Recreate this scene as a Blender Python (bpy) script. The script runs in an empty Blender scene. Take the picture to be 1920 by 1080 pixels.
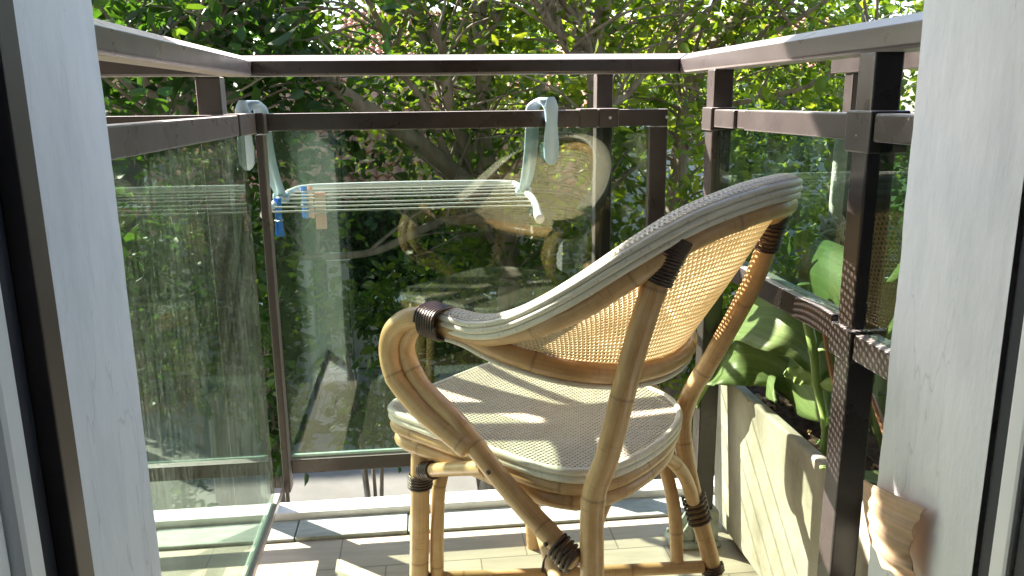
import bpy, bmesh, math, random
import numpy as np
from math import sin, cos, pi, radians, sqrt
from mathutils import Vector, Matrix, noise
random.seed(7); rng = np.random.default_rng(7)
S = bpy.context.scene
COL = S.collection

# ------------------------------------------------------------------ camera
F_PX = 1518.0
ROT = Matrix(((0.99372, 0.03601, -0.10595), (-0.11136, 0.22297, -0.96844), (-0.01125, 0.97416, 0.22558)))
R_ = np.array(ROT)
_d = np.array([785 - 960, -(190 - 540), -F_PX]); _d /= np.linalg.norm(_d)
_n = np.array([1032 - 960, -(7093 - 540), -F_PX]); _n /= np.linalg.norm(_n)
_u = -_n; _u = _u - _d * _u.dot(_d); _u /= np.linalg.norm(_u)
R_ = np.array([np.cross(_d, _u), _d, _u])
CAMZ = 0.98
cam_d = bpy.data.cameras.new('Camera'); cam = bpy.data.objects.new('Camera', cam_d); COL.objects.link(cam)
cam.matrix_world = Matrix.Translation((0, 0, CAMZ)) @ Matrix(R_.tolist()).to_4x4()
cam_d.lens = F_PX / 1920 * 36; cam_d.sensor_width = 36; cam_d.clip_start = 0.02; cam_d.clip_end = 400
S.camera = cam
def at(x, y, Y):                      # photo pixel -> world point at depth Y
    r = R_ @ np.array([x - 960, -(y - 540), -F_PX]); r = r * (Y / r[1]); return Vector((r[0], r[1], r[2] + CAMZ))

# ------------------------------------------------------------------ light
SUN_AZ, SUN_EL = 50.0, 32.6
sdir = Vector((-sin(radians(SUN_AZ)) * cos(radians(SUN_EL)), cos(radians(SUN_AZ)) * cos(radians(SUN_EL)), sin(radians(SUN_EL))))
W = bpy.data.worlds.new('World'); S.world = W; W.use_nodes = True
wn = W.node_tree; bg = wn.nodes['Background']; sky = wn.nodes.new('ShaderNodeTexSky')
sky.sky_type = 'NISHITA'; sky.sun_disc = False; sky.sun_elevation = radians(SUN_EL); sky.sun_rotation = radians(-SUN_AZ)
wn.links.new(sky.outputs[0], bg.inputs[0]); bg.inputs[1].default_value = 0.11
sl = bpy.data.lights.new('Sun', 'SUN'); so = bpy.data.objects.new('Sun', sl); COL.objects.link(so)
sl.energy = 5.0; sl.angle = radians(0.6); sl.color = (1, 0.93, 0.79)
so.rotation_euler = sdir.to_track_quat('Z', 'Y').to_euler(); so.location = (-3, 4, 8)
S.view_settings.view_transform = 'Standard'; S.view_settings.look = 'None'; S.view_settings.exposure = 2.35; S.view_settings.gamma = 1
S.cycles.max_bounces = 10; S.cycles.transparent_max_bounces = 24; S.cycles.diffuse_bounces = 5
S.cycles.caustics_reflective = False; S.cycles.caustics_refractive = False

# ------------------------------------------------------------------ materials
def N(t, typ, **kw):
    n = t.nodes.new(typ)
    for k, v in kw.items():
        if k in ('operation', 'blend_type', 'data_type', 'feature', 'distance', 'wave_type', 'bands_direction', 'wave_profile', 'offset', 'squash', 'noise_dimensions'): setattr(n, k, v)
        else: n.inputs[k].default_value = v
    return n
def new_mat(name):
    m = bpy.data.materials.new(name); m.use_nodes = True; t = m.node_tree
    return m, t, t.nodes['Principled BSDF']
def coords(t, kind='Object', scale=(1, 1, 1), rot=(0, 0, 0)):
    tc = t.nodes.new('ShaderNodeTexCoord'); mp = t.nodes.new('ShaderNodeMapping')
    mp.inputs['Scale'].default_value = scale; mp.inputs['Rotation'].default_value = rot
    t.links.new(tc.outputs[kind], mp.inputs[0]); return mp.outputs[0]
def ramp(t, src, stops):
    r = t.nodes.new('ShaderNodeValToRGB'); e = r.color_ramp.elements
    while len(e) < len(stops): e.new(0.5)
    for el, (p, c) in zip(e, stops): el.position = p; el.color = (*c, 1) if len(c) == 3 else c
    t.links.new(src, r.inputs[0]); return r.outputs[0]
def mixc(t, fac, a, b, mode='MIX'):
    m = t.nodes.new('ShaderNodeMix'); m.data_type = 'RGBA'; m.blend_type = mode
    for s, v in ((0, fac), (6, a), (7, b)):
        if hasattr(v, 'is_output') or hasattr(v, 'links'): t.links.new(v, m.inputs[s])
        else: m.inputs[s].default_value = v if s == 0 else ((*v, 1) if len(v) == 3 else v)
    return m.outputs[2]
def bump(t, b, h, st, dist=0.01):
    n = t.nodes.new('ShaderNodeBump'); n.inputs['Strength'].default_value = st; n.inputs['Distance'].default_value = dist
    t.links.new(h, n.inputs['Height']); t.links.new(n.outputs[0], b.inputs['Normal'])
def noise_t(t, v, sc, det=4, rough=0.5):
    n = t.nodes.new('ShaderNodeTexNoise'); n.inputs['Scale'].default_value = sc; n.inputs['Detail'].default_value = det; n.inputs['Roughness'].default_value = rough
    t.links.new(v, n.inputs['Vector']); return n.outputs[0]

def mat_simple(name, c1, c2, sc=8, rough=0.6, bst=0.15, bsc=40, metal=0, spec=0.5, stretch=(1, 1, 1)):
    m, t, b = new_mat(name); v = coords(t, 'Object', stretch)
    n = noise_t(t, v, sc, 6, 0.6); t.links.new(ramp(t, n, [(0.3, c1), (0.7, c2)]), b.inputs['Base Color'])
    b.inputs['Roughness'].default_value = rough; b.inputs['Metallic'].default_value = metal; b.inputs['Specular IOR Level'].default_value = spec
    if bst: bump(t, b, noise_t(t, v, bsc, 5), bst, 0.004)
    return m

def mat_plaster():
    m, t, b = new_mat('plaster'); v = coords(t, 'Object', (1, 1, 0.35))
    n = noise_t(t, v, 14, 8, 0.65); base = ramp(t, n, [(0.3, (0.67, 0.69, 0.74)), (0.55, (0.79, 0.80, 0.845)), (0.8, (0.83, 0.84, 0.865))])
    v2 = coords(t, 'Object', (6, 6, 1.6)); n2 = noise_t(t, v2, 9, 6, 0.7)
    spots = ramp(t, n2, [(0.66, (0, 0, 0)), (0.74, (1, 1, 1))])
    c = mixc(t, spots, base, (0.50, 0.50, 0.53))
    # hairline cracks running down the plaster
    v3 = coords(t, 'Object', (1, 5.0, 0.9)); vo = t.nodes.new('ShaderNodeTexVoronoi'); vo.feature = 'DISTANCE_TO_EDGE'; vo.inputs['Scale'].default_value = 3.2
    wv = t.nodes.new('ShaderNodeVectorMath'); wv.operation = 'ADD'; nn = t.nodes.new('ShaderNodeTexNoise'); nn.inputs['Scale'].default_value = 12
    t.links.new(v3, nn.inputs['Vector']); sc_ = t.nodes.new('ShaderNodeVectorMath'); sc_.operation = 'SCALE'; sc_.inputs['Scale'].default_value = 0.14
    t.links.new(nn.outputs['Color'], sc_.inputs[0]); t.links.new(v3, wv.inputs[0]); t.links.new(sc_.outputs[0], wv.inputs[1]); t.links.new(wv.outputs[0], vo.inputs['Vector'])
    cr = ramp(t, vo.outputs['Distance'], [(0.0, (1, 1, 1)), (0.012, (0, 0, 0))])
    msk = ramp(t, noise_t(t, v3, 1.3, 2), [(0.5, (0, 0, 0)), (0.58, (0.35, 0.35, 0.35))])
    fac = mixc(t, 1.0, cr, msk, 'MULTIPLY')
    t.links.new(mixc(t, fac, c, (0.34, 0.35, 0.38)), b.inputs['Base Color'])
    b.inputs['Roughness'].default_value = 0.75
    h = mixc(t, 0.5, n, noise_t(t, coords(t, 'Object', (1, 1, 0.25)), 60, 6, 0.6)); bump(t, b, h, 0.35, 0.006)
    return m

def mat_brown():
    m, t, b = new_mat('painted_aluminium'); v = coords(t, 'Object')
    n = noise_t(t, v, 25, 6, 0.7)
    c = ramp(t, n, [(0.3, (0.016, 0.011, 0.011)), (0.7, (0.030, 0.022, 0.022))])
    sc = ramp(t, noise_t(t, coords(t, 'Object', (3, 3, 12)), 22, 8, 0.8), [(0.63, (0, 0, 0)), (0.70, (0.55, 0.55, 0.55))])
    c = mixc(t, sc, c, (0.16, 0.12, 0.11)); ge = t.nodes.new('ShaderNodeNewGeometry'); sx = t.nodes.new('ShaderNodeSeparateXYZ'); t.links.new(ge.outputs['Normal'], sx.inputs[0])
    dust_or_sunlit = ramp(t, sx.outputs[2], [(0.45, (0, 0, 0)), (0.75, (0.8,) * 3)]); t.links.new(mixc(t, dust_or_sunlit, c, (0.50, 0.45, 0.46)), b.inputs['Base Color'])  # sunlit look of the rail top painted in: upward faces mixed paler
    t.links.new(ramp(t, noise_t(t, v, 12, 4), [(0.3, (0.24,) * 3), (0.75, (0.42,) * 3)]), b.inputs['Roughness'])
    b.inputs['Coat Weight'].default_value = 0.2; b.inputs['Coat Roughness'].default_value = 0.2
    b.inputs['Sheen Weight'].default_value = 0.7; b.inputs['Sheen Roughness'].default_value = 0.35; b.inputs['Sheen Tint'].default_value = (1.0, 0.86, 0.88, 1)
    bump(t, b, noise_t(t, v, 90, 3), 0.05, 0.002)
    return m

def mat_bamboo(name='rattan_pole', c1=(0.34, 0.18, 0.07), c2=(0.57, 0.355, 0.17), c3=(0.72, 0.52, 0.30), nodes=True):
    m, t, b = new_mat(name); v = coords(t, 'UV', (1, 1, 1))
    fine = noise_t(t, coords(t, 'UV', (60, 5, 1)), 1.0, 6, 0.65)
    big = noise_t(t, coords(t, 'UV', (2.5, 14, 1)), 1.0, 4, 0.6)
    c = mixc(t, 0.5, ramp(t, fine, [(0.3, c1), (0.55, c2), (0.8, c3)]), ramp(t, big, [(0.3, c1), (0.5, c2), (0.7, c3)]))
    # growth nodes every 15 cm or so: V is in metres along the pole
    sep = t.nodes.new('ShaderNodeSeparateXYZ'); t.links.new(v, sep.inputs[0])
    wob = t.nodes.new('ShaderNodeMath'); wob.operation = 'MULTIPLY_ADD'; t.links.new(fine, wob.inputs[0]); wob.inputs[1].default_value = 0.010; t.links.new(sep.outputs[1], wob.inputs[2])
    dv = t.nodes.new('ShaderNodeMath'); dv.operation = 'DIVIDE'; t.links.new(wob.outputs[0], dv.inputs[0]); dv.inputs[1].default_value = 0.157
    fr = t.nodes.new('ShaderNodeMath'); fr.operation = 'FRACT'; t.links.new(dv.outputs[0], fr.inputs[0])
    ring = ramp(t, fr.outputs[0], [(0.0, (0, 0, 0)), (0.475, (0, 0, 0)), (0.50, (1, 1, 1)), (0.515, (0.1, 0.1, 0.1)), (0.56, (0, 0, 0))])
    if nodes: c = mixc(t, mixc(t, 1.0, ring, (0.65,) * 3, 'MULTIPLY'), c, (0.20, 0.10, 0.05))
    cr = ramp(t, noise_t(t, coords(t, 'UV', (1.5, 190, 1)), 1.0, 3, 0.7), [(0.61, (0, 0, 0)), (0.70, (0.6,) * 3)])
    pale = ramp(t, noise_t(t, coords(t, 'UV', (7, 22, 1)), 1.0, 6, 0.8), [(0.64, (0, 0, 0)), (0.70, (0.7,) * 3)])
    c = mixc(t, cr, c, (0.24, 0.12, 0.05)); c = mixc(t, pale, c, (0.74, 0.64, 0.50))
    t.links.new(c, b.inputs['Base Color']); b.inputs['Roughness'].default_value = 0.36
    b.inputs['Coat Weight'].default_value = 0.2; b.inputs['Coat Roughness'].default_value = 0.2
    bump(t, b, mixc(t, 0.5, fine, cr), 0.22, 0.0012)
    return m

def mat_cane(name, col, col2, trans=0.35, pitch=0.0067):
    m, t, b = new_mat(name); v = coords(t, 'UV')
    n = noise_t(t, coords(t, 'UV', (1 / pitch * .7, 1 / pitch * .7, 1)), 1.0, 3, 0.7)
    big = noise_t(t, coords(t, 'UV', (14, 14, 1)), 1.0, 4, 0.6)
    c = mixc(t, 0.45, ramp(t, n, [(0.3, col2), (0.7, col)]), ramp(t, big, [(0.35, col2), (0.65, col)]))
    # woven strands: over-under ridges
    w1 = N(t, 'ShaderNodeTexWave', wave_type='BANDS', bands_direction='X'); w1.inputs['Scale'].default_value = pi / 10 / pitch * 1.0; w1.inputs['Distortion'].default_value = 0.4
    w2 = N(t, 'ShaderNodeTexWave', wave_type='BANDS', bands_direction='Y'); w2.inputs['Scale'].default_value = pi / 10 / pitch * 1.0; w2.inputs['Distortion'].default_value = 0.4
    t.links.new(v, w1.inputs['Vector']); t.links.new(v, w2.inputs['Vector'])
    h = mixc(t, 0.5, w1.outputs[0], w2.outputs[0])
    c = mixc(t, ramp(t, h, [(0.1, (0.35,) * 3), (0.5, (0, 0, 0))]), c, tuple(x * 0.6 for x in col2))
    t.links.new(c, b.inputs['Base Color']); b.inputs['Roughness'].default_value = 0.45
    bump(t, b, h, 0.9, 0.0016)
    tr = t.nodes.new('ShaderNodeBsdfTranslucent'); t.links.new(c, tr.inputs[0])
    mx = t.nodes.new('ShaderNodeMixShader'); mx.inputs[0].default_value = trans
    t.links.new(b.outputs[0], mx.inputs[1]); t.links.new(tr.outputs[0], mx.inputs[2])
    t.links.new(mx.outputs[0], t.nodes['Material Output'].inputs[0])
    return m

def mat_glass(name, tint=(0.66, 0.80, 0.72), dust_or_sunlit=0.05, haze_col=(0.55, 0.62, 0.58), streak=(30, 30, 3)):
    m = bpy.data.materials.new(name); m.use_nodes = True; t = m.node_tree; t.nodes.clear()
    out = t.nodes.new('ShaderNodeOutputMaterial'); tr = t.nodes.new('ShaderNodeBsdfTransparent'); tr.inputs[0].default_value = (*tint, 1)
    gl = t.nodes.new('ShaderNodeBsdfGlossy'); gl.inputs['Roughness'].default_value = 0.0; gl.inputs[0].default_value = (0.9, 0.97, 0.93, 1)
    ge = t.nodes.new('ShaderNodeNewGeometry'); dt = t.nodes.new('ShaderNodeVectorMath'); dt.operation = 'DOT_PRODUCT'
    t.links.new(ge.outputs['Normal'], dt.inputs[0]); t.links.new(ge.outputs['Incoming'], dt.inputs[1])
    def mth(op, a, b_=None, cl=False):
        n_ = t.nodes.new('ShaderNodeMath'); n_.operation = op; n_.use_clamp = cl
        for q_, v_ in enumerate((a, b_)):
            if v_ is None: continue
            if isinstance(v_, (int, float)): n_.inputs[q_].default_value = v_
            else: t.links.new(v_, n_.inputs[q_])
        return n_.outputs[0]
    ab = mth('ABSOLUTE', dt.outputs['Value']); om = mth('SUBTRACT', 1.0, ab, True); p5 = mth('POWER', om, 5.0); sch = mth('MULTIPLY', p5, 0.95)
    boost = mth('ADD', sch, 0.052, True).node
    mx = t.nodes.new('ShaderNodeMixShader'); t.links.new(boost.outputs[0], mx.inputs[0]); t.links.new(tr.outputs[0], mx.inputs[1]); t.links.new(gl.outputs[0], mx.inputs[2])
    di = t.nodes.new('ShaderNodeBsdfDiffuse'); di.inputs[0].default_value = (*haze_col, 1)
    tl = t.nodes.new('ShaderNodeBsdfTranslucent'); tl.inputs[0].default_value = (*haze_col, 1)
    ms = t.nodes.new('ShaderNodeMixShader'); ms.inputs[0].default_value = 0.6; t.links.new(di.outputs[0], ms.inputs[1]); t.links.new(tl.outputs[0], ms.inputs[2])
    v = coords(t, 'Object', streak); big = noise_t(t, coords(t, 'Object'), 3.5, 5, 0.6); st = noise_t(t, v, 2.0, 8, 0.75); sp = noise_t(t, coords(t, 'Object', (1, 1, 0.45)), 130, 3, 0.8)
    a = ramp(t, st, [(0.42, (0.04,) * 3), (0.72, (1, 1, 1))]); bb = ramp(t, big, [(0.3, (0.3,) * 3), (0.7, (1, 1, 1))])
    d = mixc(t, 1.0, a, bb, 'MULTIPLY'); spk = ramp(t, sp, [(0.60, (0, 0, 0)), (0.70, (3, 3, 3))])
    dd = mixc(t, 0.5, d, spk, 'ADD')
    mul = t.nodes.new('ShaderNodeMath'); mul.operation = 'MULTIPLY'; mul.inputs[1].default_value = dust_or_sunlit; t.links.new(dd, mul.inputs[0])
    m2 = t.nodes.new('ShaderNodeMixShader'); t.links.new(mul.outputs[0], m2.inputs[0]); t.links.new(mx.outputs[0], m2.inputs[1]); t.links.new(ms.outputs[0], m2.inputs[2])
    t.links.new(m2.outputs[0], out.inputs[0]); return m

def mat_leaf(name, c1, c2, c3, sc=1.2, trans=0.5, rough=0.42, veins=False):
    m, t, b = new_mat(name); v = coords(t, 'Object')
    n = noise_t(t, v, sc, 6, 0.75); gi = t.nodes.new('ShaderNodeNewGeometry')
    c = mixc(t, 0.5, ramp(t, n, [(0.3, c1), (0.5, c2), (0.72, c3)]), ramp(t, gi.outputs['Random Per Island'], [(0.0, c1), (0.5, c2), (1.0, c3)]))
    if veins:
        vn = noise_t(t, coords(t, 'UV', (26, 0.6, 1)), 1.0, 3, 0.6); c = mixc(t, 0.7, c, ramp(t, vn, [(0.3, (0.66,) * 3), (0.7, (1.25, 1.22, 1.1))]), 'MULTIPLY')
        br_ = ramp(t, noise_t(t, coords(t, 'UV', (3, 9, 1)), 1.0, 6, 0.8), [(0.66, (0, 0, 0)), (0.75, (0.6,) * 3)]); c = mixc(t, br_, c, (0.30, 0.22, 0.10)); bump(t, b, vn, 0.4, 0.0015)
    t.links.new(c, b.inputs['Base Color']); b.inputs['Roughness'].default_value = rough
    tr = t.nodes.new('ShaderNodeBsdfTranslucent'); g = mixc(t, 1.0, c, (2.1, 1.85, 0.6), 'MULTIPLY'); t.links.new(g, tr.inputs[0])
    mx = t.nodes.new('ShaderNodeMixShader'); mx.inputs[0].default_value = trans
    t.links.new(b.outputs[0], mx.inputs[1]); t.links.new(tr.outputs[0], mx.inputs[2]); t.links.new(mx.outputs[0], t.nodes['Material Output'].inputs[0])
    return m

def mat_brick_tiles(name, c1, c2, mortar, bw, bh, off=0.5, ms=0.003, rough=0.4, sc=1.0, rot=(0, 0, 0), nsc=6, loc=(0, 0, 0)):
    m, t, b = new_mat(name); v = coords(t, 'Object', (1, 1, 1), rot); v.node.inputs['Location'].default_value = loc
    br = t.nodes.new('ShaderNodeTexBrick'); br.offset = off; br.inputs['Scale'].default_value = sc; br.inputs['Brick Width'].default_value = bw; br.inputs['Row Height'].default_value = bh
    br.inputs['Mortar Size'].default_value = ms; br.inputs['Color1'].default_value = (*c1, 1); br.inputs['Color2'].default_value = (*c2, 1); br.inputs['Mortar'].default_value = (*mortar, 1)
    t.links.new(v, br.inputs['Vector'])
    g = noise_t(t, coords(t, 'Object', (nsc, nsc * 7, 1)), 1, 8, 0.7)
    c = mixc(t, 0.55, br.outputs[0], ramp(t, g, [(0.3, (0.62,) * 3), (0.7, (1.15,) * 3)]), 'MULTIPLY')
    t.links.new(c, b.inputs['Base Color']); b.inputs['Roughness'].default_value = rough
    bump(t, b, mixc(t, 0.3, br.outputs['Fac'], g), -0.12, 0.003)
    return m

M = dict(
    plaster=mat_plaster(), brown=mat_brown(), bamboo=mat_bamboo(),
    core=mat_bamboo('pale_rattan_core', (0.60, 0.55, 0.45), (0.76, 0.71, 0.61), (0.82, 0.79, 0.71), False),
    cane_shell=mat_cane('woven_cane_honey', (0.82, 0.70, 0.46), (0.70, 0.56, 0.34), 0.27, 0.0075),
    cane_pale=mat_cane('woven_cane_pale', (0.78, 0.72, 0.60), (0.62, 0.54, 0.42), 0.10, 0.0075),
    under=mat_simple('seat_underlay', (0.05, 0.038, 0.03), (0.10, 0.075, 0.06), 30, 0.9),
    binding=mat_simple('dark_rattan_binding', (0.030, 0.014, 0.010), (0.075, 0.038, 0.028), 60, 0.32, 0.3, 200),
    glass=mat_glass('tinted_glass', (0.70, 0.75, 0.69), 0.003),
    glass_dusty=mat_glass('dusty_glass', (0.655, 0.725, 0.665), 0.07, (0.62, 0.70, 0.64), (40, 40, 5)),
    glass_side=mat_glass('side_glass', (0.67, 0.75, 0.69), 0.025, (0.55, 0.64, 0.60), (40, 40, 5)),
    glass_edge=mat_simple('glass_edge', (0.35, 0.55, 0.50), (0.55, 0.72, 0.68), 20, 0.15, 0),
    tile=mat_brick_tiles('floor_tiles', (0.50, 0.44, 0.355), (0.44, 0.39, 0.315), (0.24, 0.21, 0.17), 0.206, 0.125, 0.5, 0.0016, 0.45, 1.0, loc=(0.003, 0.028, 0)),
    marble=mat_simple('white_marble', (0.66, 0.67, 0.66), (0.84, 0.84, 0.83), 22, 0.35, 0.1, 90),
    slab=mat_simple('grey_stone_slab', (0.25, 0.285, 0.25), (0.42, 0.45, 0.41), 26, 0.5, 0.25, 70, stretch=(1, 2.5, 1)),
    concrete=mat_simple('planter_concrete', (0.27, 0.24, 0.19), (0.62, 0.58, 0.50), 6, 0.85, 0.7, 45, stretch=(1, 1, 0.7)),
    soil=mat_simple('potting_soil', (0.025, 0.014, 0.008), (0.10, 0.055, 0.03), 40, 0.95, 1.0, 60),
    zinc=mat_simple('weathered_cast_metal', (0.20, 0.23, 0.20), (0.42, 0.45, 0.41), 40, 0.7, 0.5, 90),
    white=mat_simple('white_enamel', (0.84, 0.85, 0.86), (0.90, 0.91, 0.92), 8, 0.3, 0),
    blue_pl=mat_simple('pale_blue_plastic', (0.40, 0.56, 0.70), (0.46, 0.62, 0.75), 8, 0.35, 0.02),
    peg_blue=mat_simple('blue_plastic', (0.01, 0.20, 0.80), (0.02, 0.27, 0.90), 20, 0.3, 0),
    peg_pink=mat_simple('pink_plastic', (0.88, 0.46, 0.38), (0.92, 0.56, 0.47), 20, 0.35, 0),
    steel=mat_simple('spring_steel', (0.4, 0.4, 0.4), (0.6, 0.6, 0.6), 20, 0.3, 0, metal=1),
    frame_white=mat_simple('white_frame_paint', (0.74, 0.76, 0.80), (0.82, 0.84, 0.87), 6, 0.35, 0.08, 60, stretch=(1, 1, 0.2)),
    gasket=mat_simple('black_gasket', (0.006, 0.008, 0.02), (0.010, 0.013, 0.03), 6, 0.6, 0),
    frame_edge=mat_simple('brown_frame_edge', (0.045, 0.035, 0.035), (0.08, 0.062, 0.06), 9, 0.4, 0.05),
    leaf_dry=mat_leaf('dry_leaf', (0.44, 0.29, 0.19), (0.60, 0.43, 0.30), (0.70, 0.54, 0.41), 30, 0.15, 0.7, True),
    bark=mat_simple('bark', (0.12, 0.105, 0.085), (0.33, 0.295, 0.245), 12, 0.9, 0.8, 30, stretch=(1, 1, 0.3)),
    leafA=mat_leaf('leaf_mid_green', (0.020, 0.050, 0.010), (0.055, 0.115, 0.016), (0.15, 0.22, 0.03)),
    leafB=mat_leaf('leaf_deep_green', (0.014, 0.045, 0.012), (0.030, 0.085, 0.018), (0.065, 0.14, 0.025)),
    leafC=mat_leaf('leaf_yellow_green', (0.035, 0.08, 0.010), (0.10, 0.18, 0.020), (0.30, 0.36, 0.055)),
    leafP=mat_leaf('broad_leaf', (0.12, 0.19, 0.06), (0.19, 0.28, 0.095), (0.27, 0.35, 0.15), 7, 0.25, 0.42, True),
    stemP=mat_leaf('green_stem', (0.14, 0.25, 0.06), (0.22, 0.34, 0.09), (0.30, 0.40, 0.14), 14, 0.1, 0.4),
    stemO=mat_simple('brown_dry_stalk', (0.30, 0.13, 0.06), (0.50, 0.26, 0.13), 30, 0.6, 0.2),
    terracotta=mat_simple('terracotta_tiles', (0.34, 0.14, 0.085), (0.56, 0.30, 0.20), 3.5, 0.85, 0.3, 30),
    pink=mat_simple('pink_render', (0.56, 0.25, 0.20), (0.66, 0.32, 0.27), 2, 0.85, 0.2, 30),
    cream=mat_simple('cream_render', (0.22, 0.20, 0.17), (0.32, 0.29, 0.25), 2, 0.85, 0.2, 30),
    wallw=mat_simple('white_garden_wall', (0.30, 0.30, 0.275), (0.46, 0.45, 0.42), 5, 0.9, 0.5, 25),
    yard=mat_simple('yard_concrete', (0.11, 0.11, 0.10), (0.17, 0.165, 0.155), 1.2, 0.9, 0.3, 18),
    asphalt=mat_simple('asphalt', (0.05, 0.05, 0.052), (0.085, 0.085, 0.085), 9, 0.9, 0.5, 60),
    path=mat_brick_tiles('path_slabs', (0.36, 0.31, 0.26), (0.32, 0.275, 0.225), (0.2, 0.18, 0.15), 0.8, 0.7, 0.0, 0.012, 0.8, 1.0, nsc=2),
    grass=mat_simple('grass', (0.04, 0.08, 0.015), (0.09, 0.14, 0.03), 6, 0.95, 0.8, 60),
    room=mat_simple('room_plaster', (0.66, 0.65, 0.63), (0.72, 0.71, 0.69), 4, 0.9, 0),
    roomfloor=mat_simple('room_floor', (0.16, 0.10, 0.06), (0.22, 0.14, 0.09), 4, 0.5, 0),
    window=mat_simple('dark_window_glass', (0.03, 0.035, 0.04), (0.05, 0.06, 0.065), 2, 0.08, 0),
    rope=mat_simple('grey_rope', (0.45, 0.45, 0.43), (0.62, 0.62, 0.60), 90, 0.9, 0.6, 200),
    facade=mat_simple('facade_stucco', (0.10, 0.09, 0.08), (0.14, 0.13, 0.115), 5, 0.9, 0.4, 50),
    darkmetal=mat_simple('dark_green_metal', (0.02, 0.03, 0.025), (0.04, 0.05, 0.045), 9, 0.4, 0),
)

# ------------------------------------------------------------------ mesh helpers
class MB:
    def __init__(s): s.v = []; s.f = []; s.uv = []; s.sm = []
    def add(s, vs, fs, uvs=None, smooth=False):
        o = len(s.v); s.v += [tuple(p) for p in vs]
        for i, f in enumerate(fs):
            s.f.append([o + k for k in f]); s.uv.append(uvs[i] if uvs else [(0, 0)] * len(f)); s.sm.append(smooth)
    def box(s, x0, x1, y0, y1, z0, z1):
        vs = [(x, y, z) for z in (z0, z1) for y in (y0, y1) for x in (x0, x1)]
        s.add(vs, [(0, 2, 3, 1), (4, 5, 7, 6), (0, 1, 5, 4), (2, 6, 7, 3), (0, 4, 6, 2), (1, 3, 7, 5)])
    def build(s, name, mat, parent=None, bevel=0, seg=2):
        me = bpy.data.meshes.new(name); me.from_pydata(s.v, [], s.f)
        uvl = me.uv_layers.new(name='UVMap'); flat = [c for poly in s.uv for uvc in poly for c in uvc]
        if len(flat) == len(uvl.data) * 2: uvl.data.foreach_set('uv', flat)
        me.polygons.foreach_set('use_smooth', s.sm); me.materials.append(mat); me.update()
        o = bpy.data.objects.new(name, me); COL.objects.link(o)
        if parent: o.parent = parent; o.matrix_parent_inverse = parent.matrix_world.inverted()
        if bevel:
            b = o.modifiers.new('b', 'BEVEL'); b.width = bevel; b.segments = seg; b.limit_method = 'ANGLE'; b.angle_limit = radians(40)
        return o
def tag(o, label=None, cat=None, group=None, kind=None):
    if label: o['label'] = label
    if cat: o['category'] = cat
    if group: o['group'] = group
    if kind: o['kind'] = kind
    return o
def empty(name, loc=(0, 0, 0)):
    e = bpy.data.objects.new(name, None); COL.objects.link(e); e.location = loc; e.empty_display_size = 0.1
    e.matrix_world = Matrix.Translation(loc); return e
def catmull(P, n=8, closed=False):
    P = [Vector(p) for p in P]; out = []; m = len(P)
    rngi = range(m) if closed else range(m - 1)
    for i in rngi:
        if closed: a, b, c, d = P[(i - 1) % m], P[i], P[(i + 1) % m], P[(i + 2) % m]
        else: a, b, c, d = P[max(i - 1, 0)], P[i], P[i + 1], P[min(i + 2, m - 1)]
        for k in range(n):
            t = k / n; t2 = t * t; t3 = t2 * t
            out.append(0.5 * ((2 * b) + (c - a) * t + (2 * a - 5 * b + 4 * c - d) * t2 + (3 * b - a - 3 * c + d) * t3))
    if not closed: out.append(P[-1].copy())
    return out
def tube(mb, pts, r, sides=14, closed=False, vnodes=True, caps=True, uoff=0.0):
    pts = [Vector(p) for p in pts]; n = len(pts); rs = r if isinstance(r, (list, tuple)) else [r] * n
    T = []
    for i in range(n):
        if closed: t = pts[(i + 1) % n] - pts[i - 1]
        else: t = pts[min(i + 1, n - 1)] - pts[max(i - 1, 0)]
        T.append(t.normalized() if t.length > 1e-9 else Vector((0, 0, 1)))
    up = Vector((0, 0, 1)) if abs(T[0].z) < 0.9 else Vector((1, 0, 0))
    nrm = (up - T[0] * up.dot(T[0])).normalized(); vs = []; L = uoff; Ls = []
    for i in range(n):
        if i:
            L += (pts[i] - pts[i - 1]).length; nrm = (nrm - T[i] * nrm.dot(T[i]))
            nrm = nrm.normalized() if nrm.length > 1e-6 else T[i].orthogonal().normalized()
        bi = T[i].cross(nrm); rr = rs[i]
        if vnodes:
            ph = (L / 0.157) % 1.0; rr *= 1 + 0.07 * math.exp(-((ph - 0.5) / 0.035) ** 2)
        Ls.append(L)
        for k in range(sides):
            a = 2 * pi * k / sides; vs.append(pts[i] + (nrm * cos(a) + bi * sin(a)) * rr)
    fs = []; uv = []; m = n if closed else n - 1
    for i in range(m):
        j = (i + 1) % n; l0 = Ls[i]; l1 = Ls[j] if j else Ls[i] + (pts[0] - pts[-1]).length
        for k in range(sides):
            q = (k + 1) % sides; fs.append((i * sides + k, i * sides + q, j * sides + q, j * sides + k))
            uv.append([(k / sides, l0), ((k + 1) / sides, l0), ((k + 1) / sides, l1), (k / sides, l1)])
    mb.add(vs, fs, uv, True)
    if caps and not closed:
        for i, sgn in ((0, -1), (n - 1, 1)):
            c = pts[i] + T[i] * sgn * rs[i] * 0.25; ring = [vs[i * sides + k] for k in range(sides)]
            mid = [pts[i] + T[i] * sgn * rs[i] * 0.22 + (p - pts[i]) * 0.75 for p in ring]
            vv = ring + mid + [c]; f2 = []; u2 = []
            for k in range(sides):
                q = (k + 1) % sides
                f2.append((k, q, sides + q, sides + k) if sgn > 0 else (q, k, sides + k, sides + q)); u2.append([(0, Ls[i])] * 4)
                f2.append((sides + k, sides + q, 2 * sides) if sgn > 0 else (sides + q, sides + k, 2 * sides)); u2.append([(0, Ls[i])] * 3)
            mb.add(vv, f2, u2, True)
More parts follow.
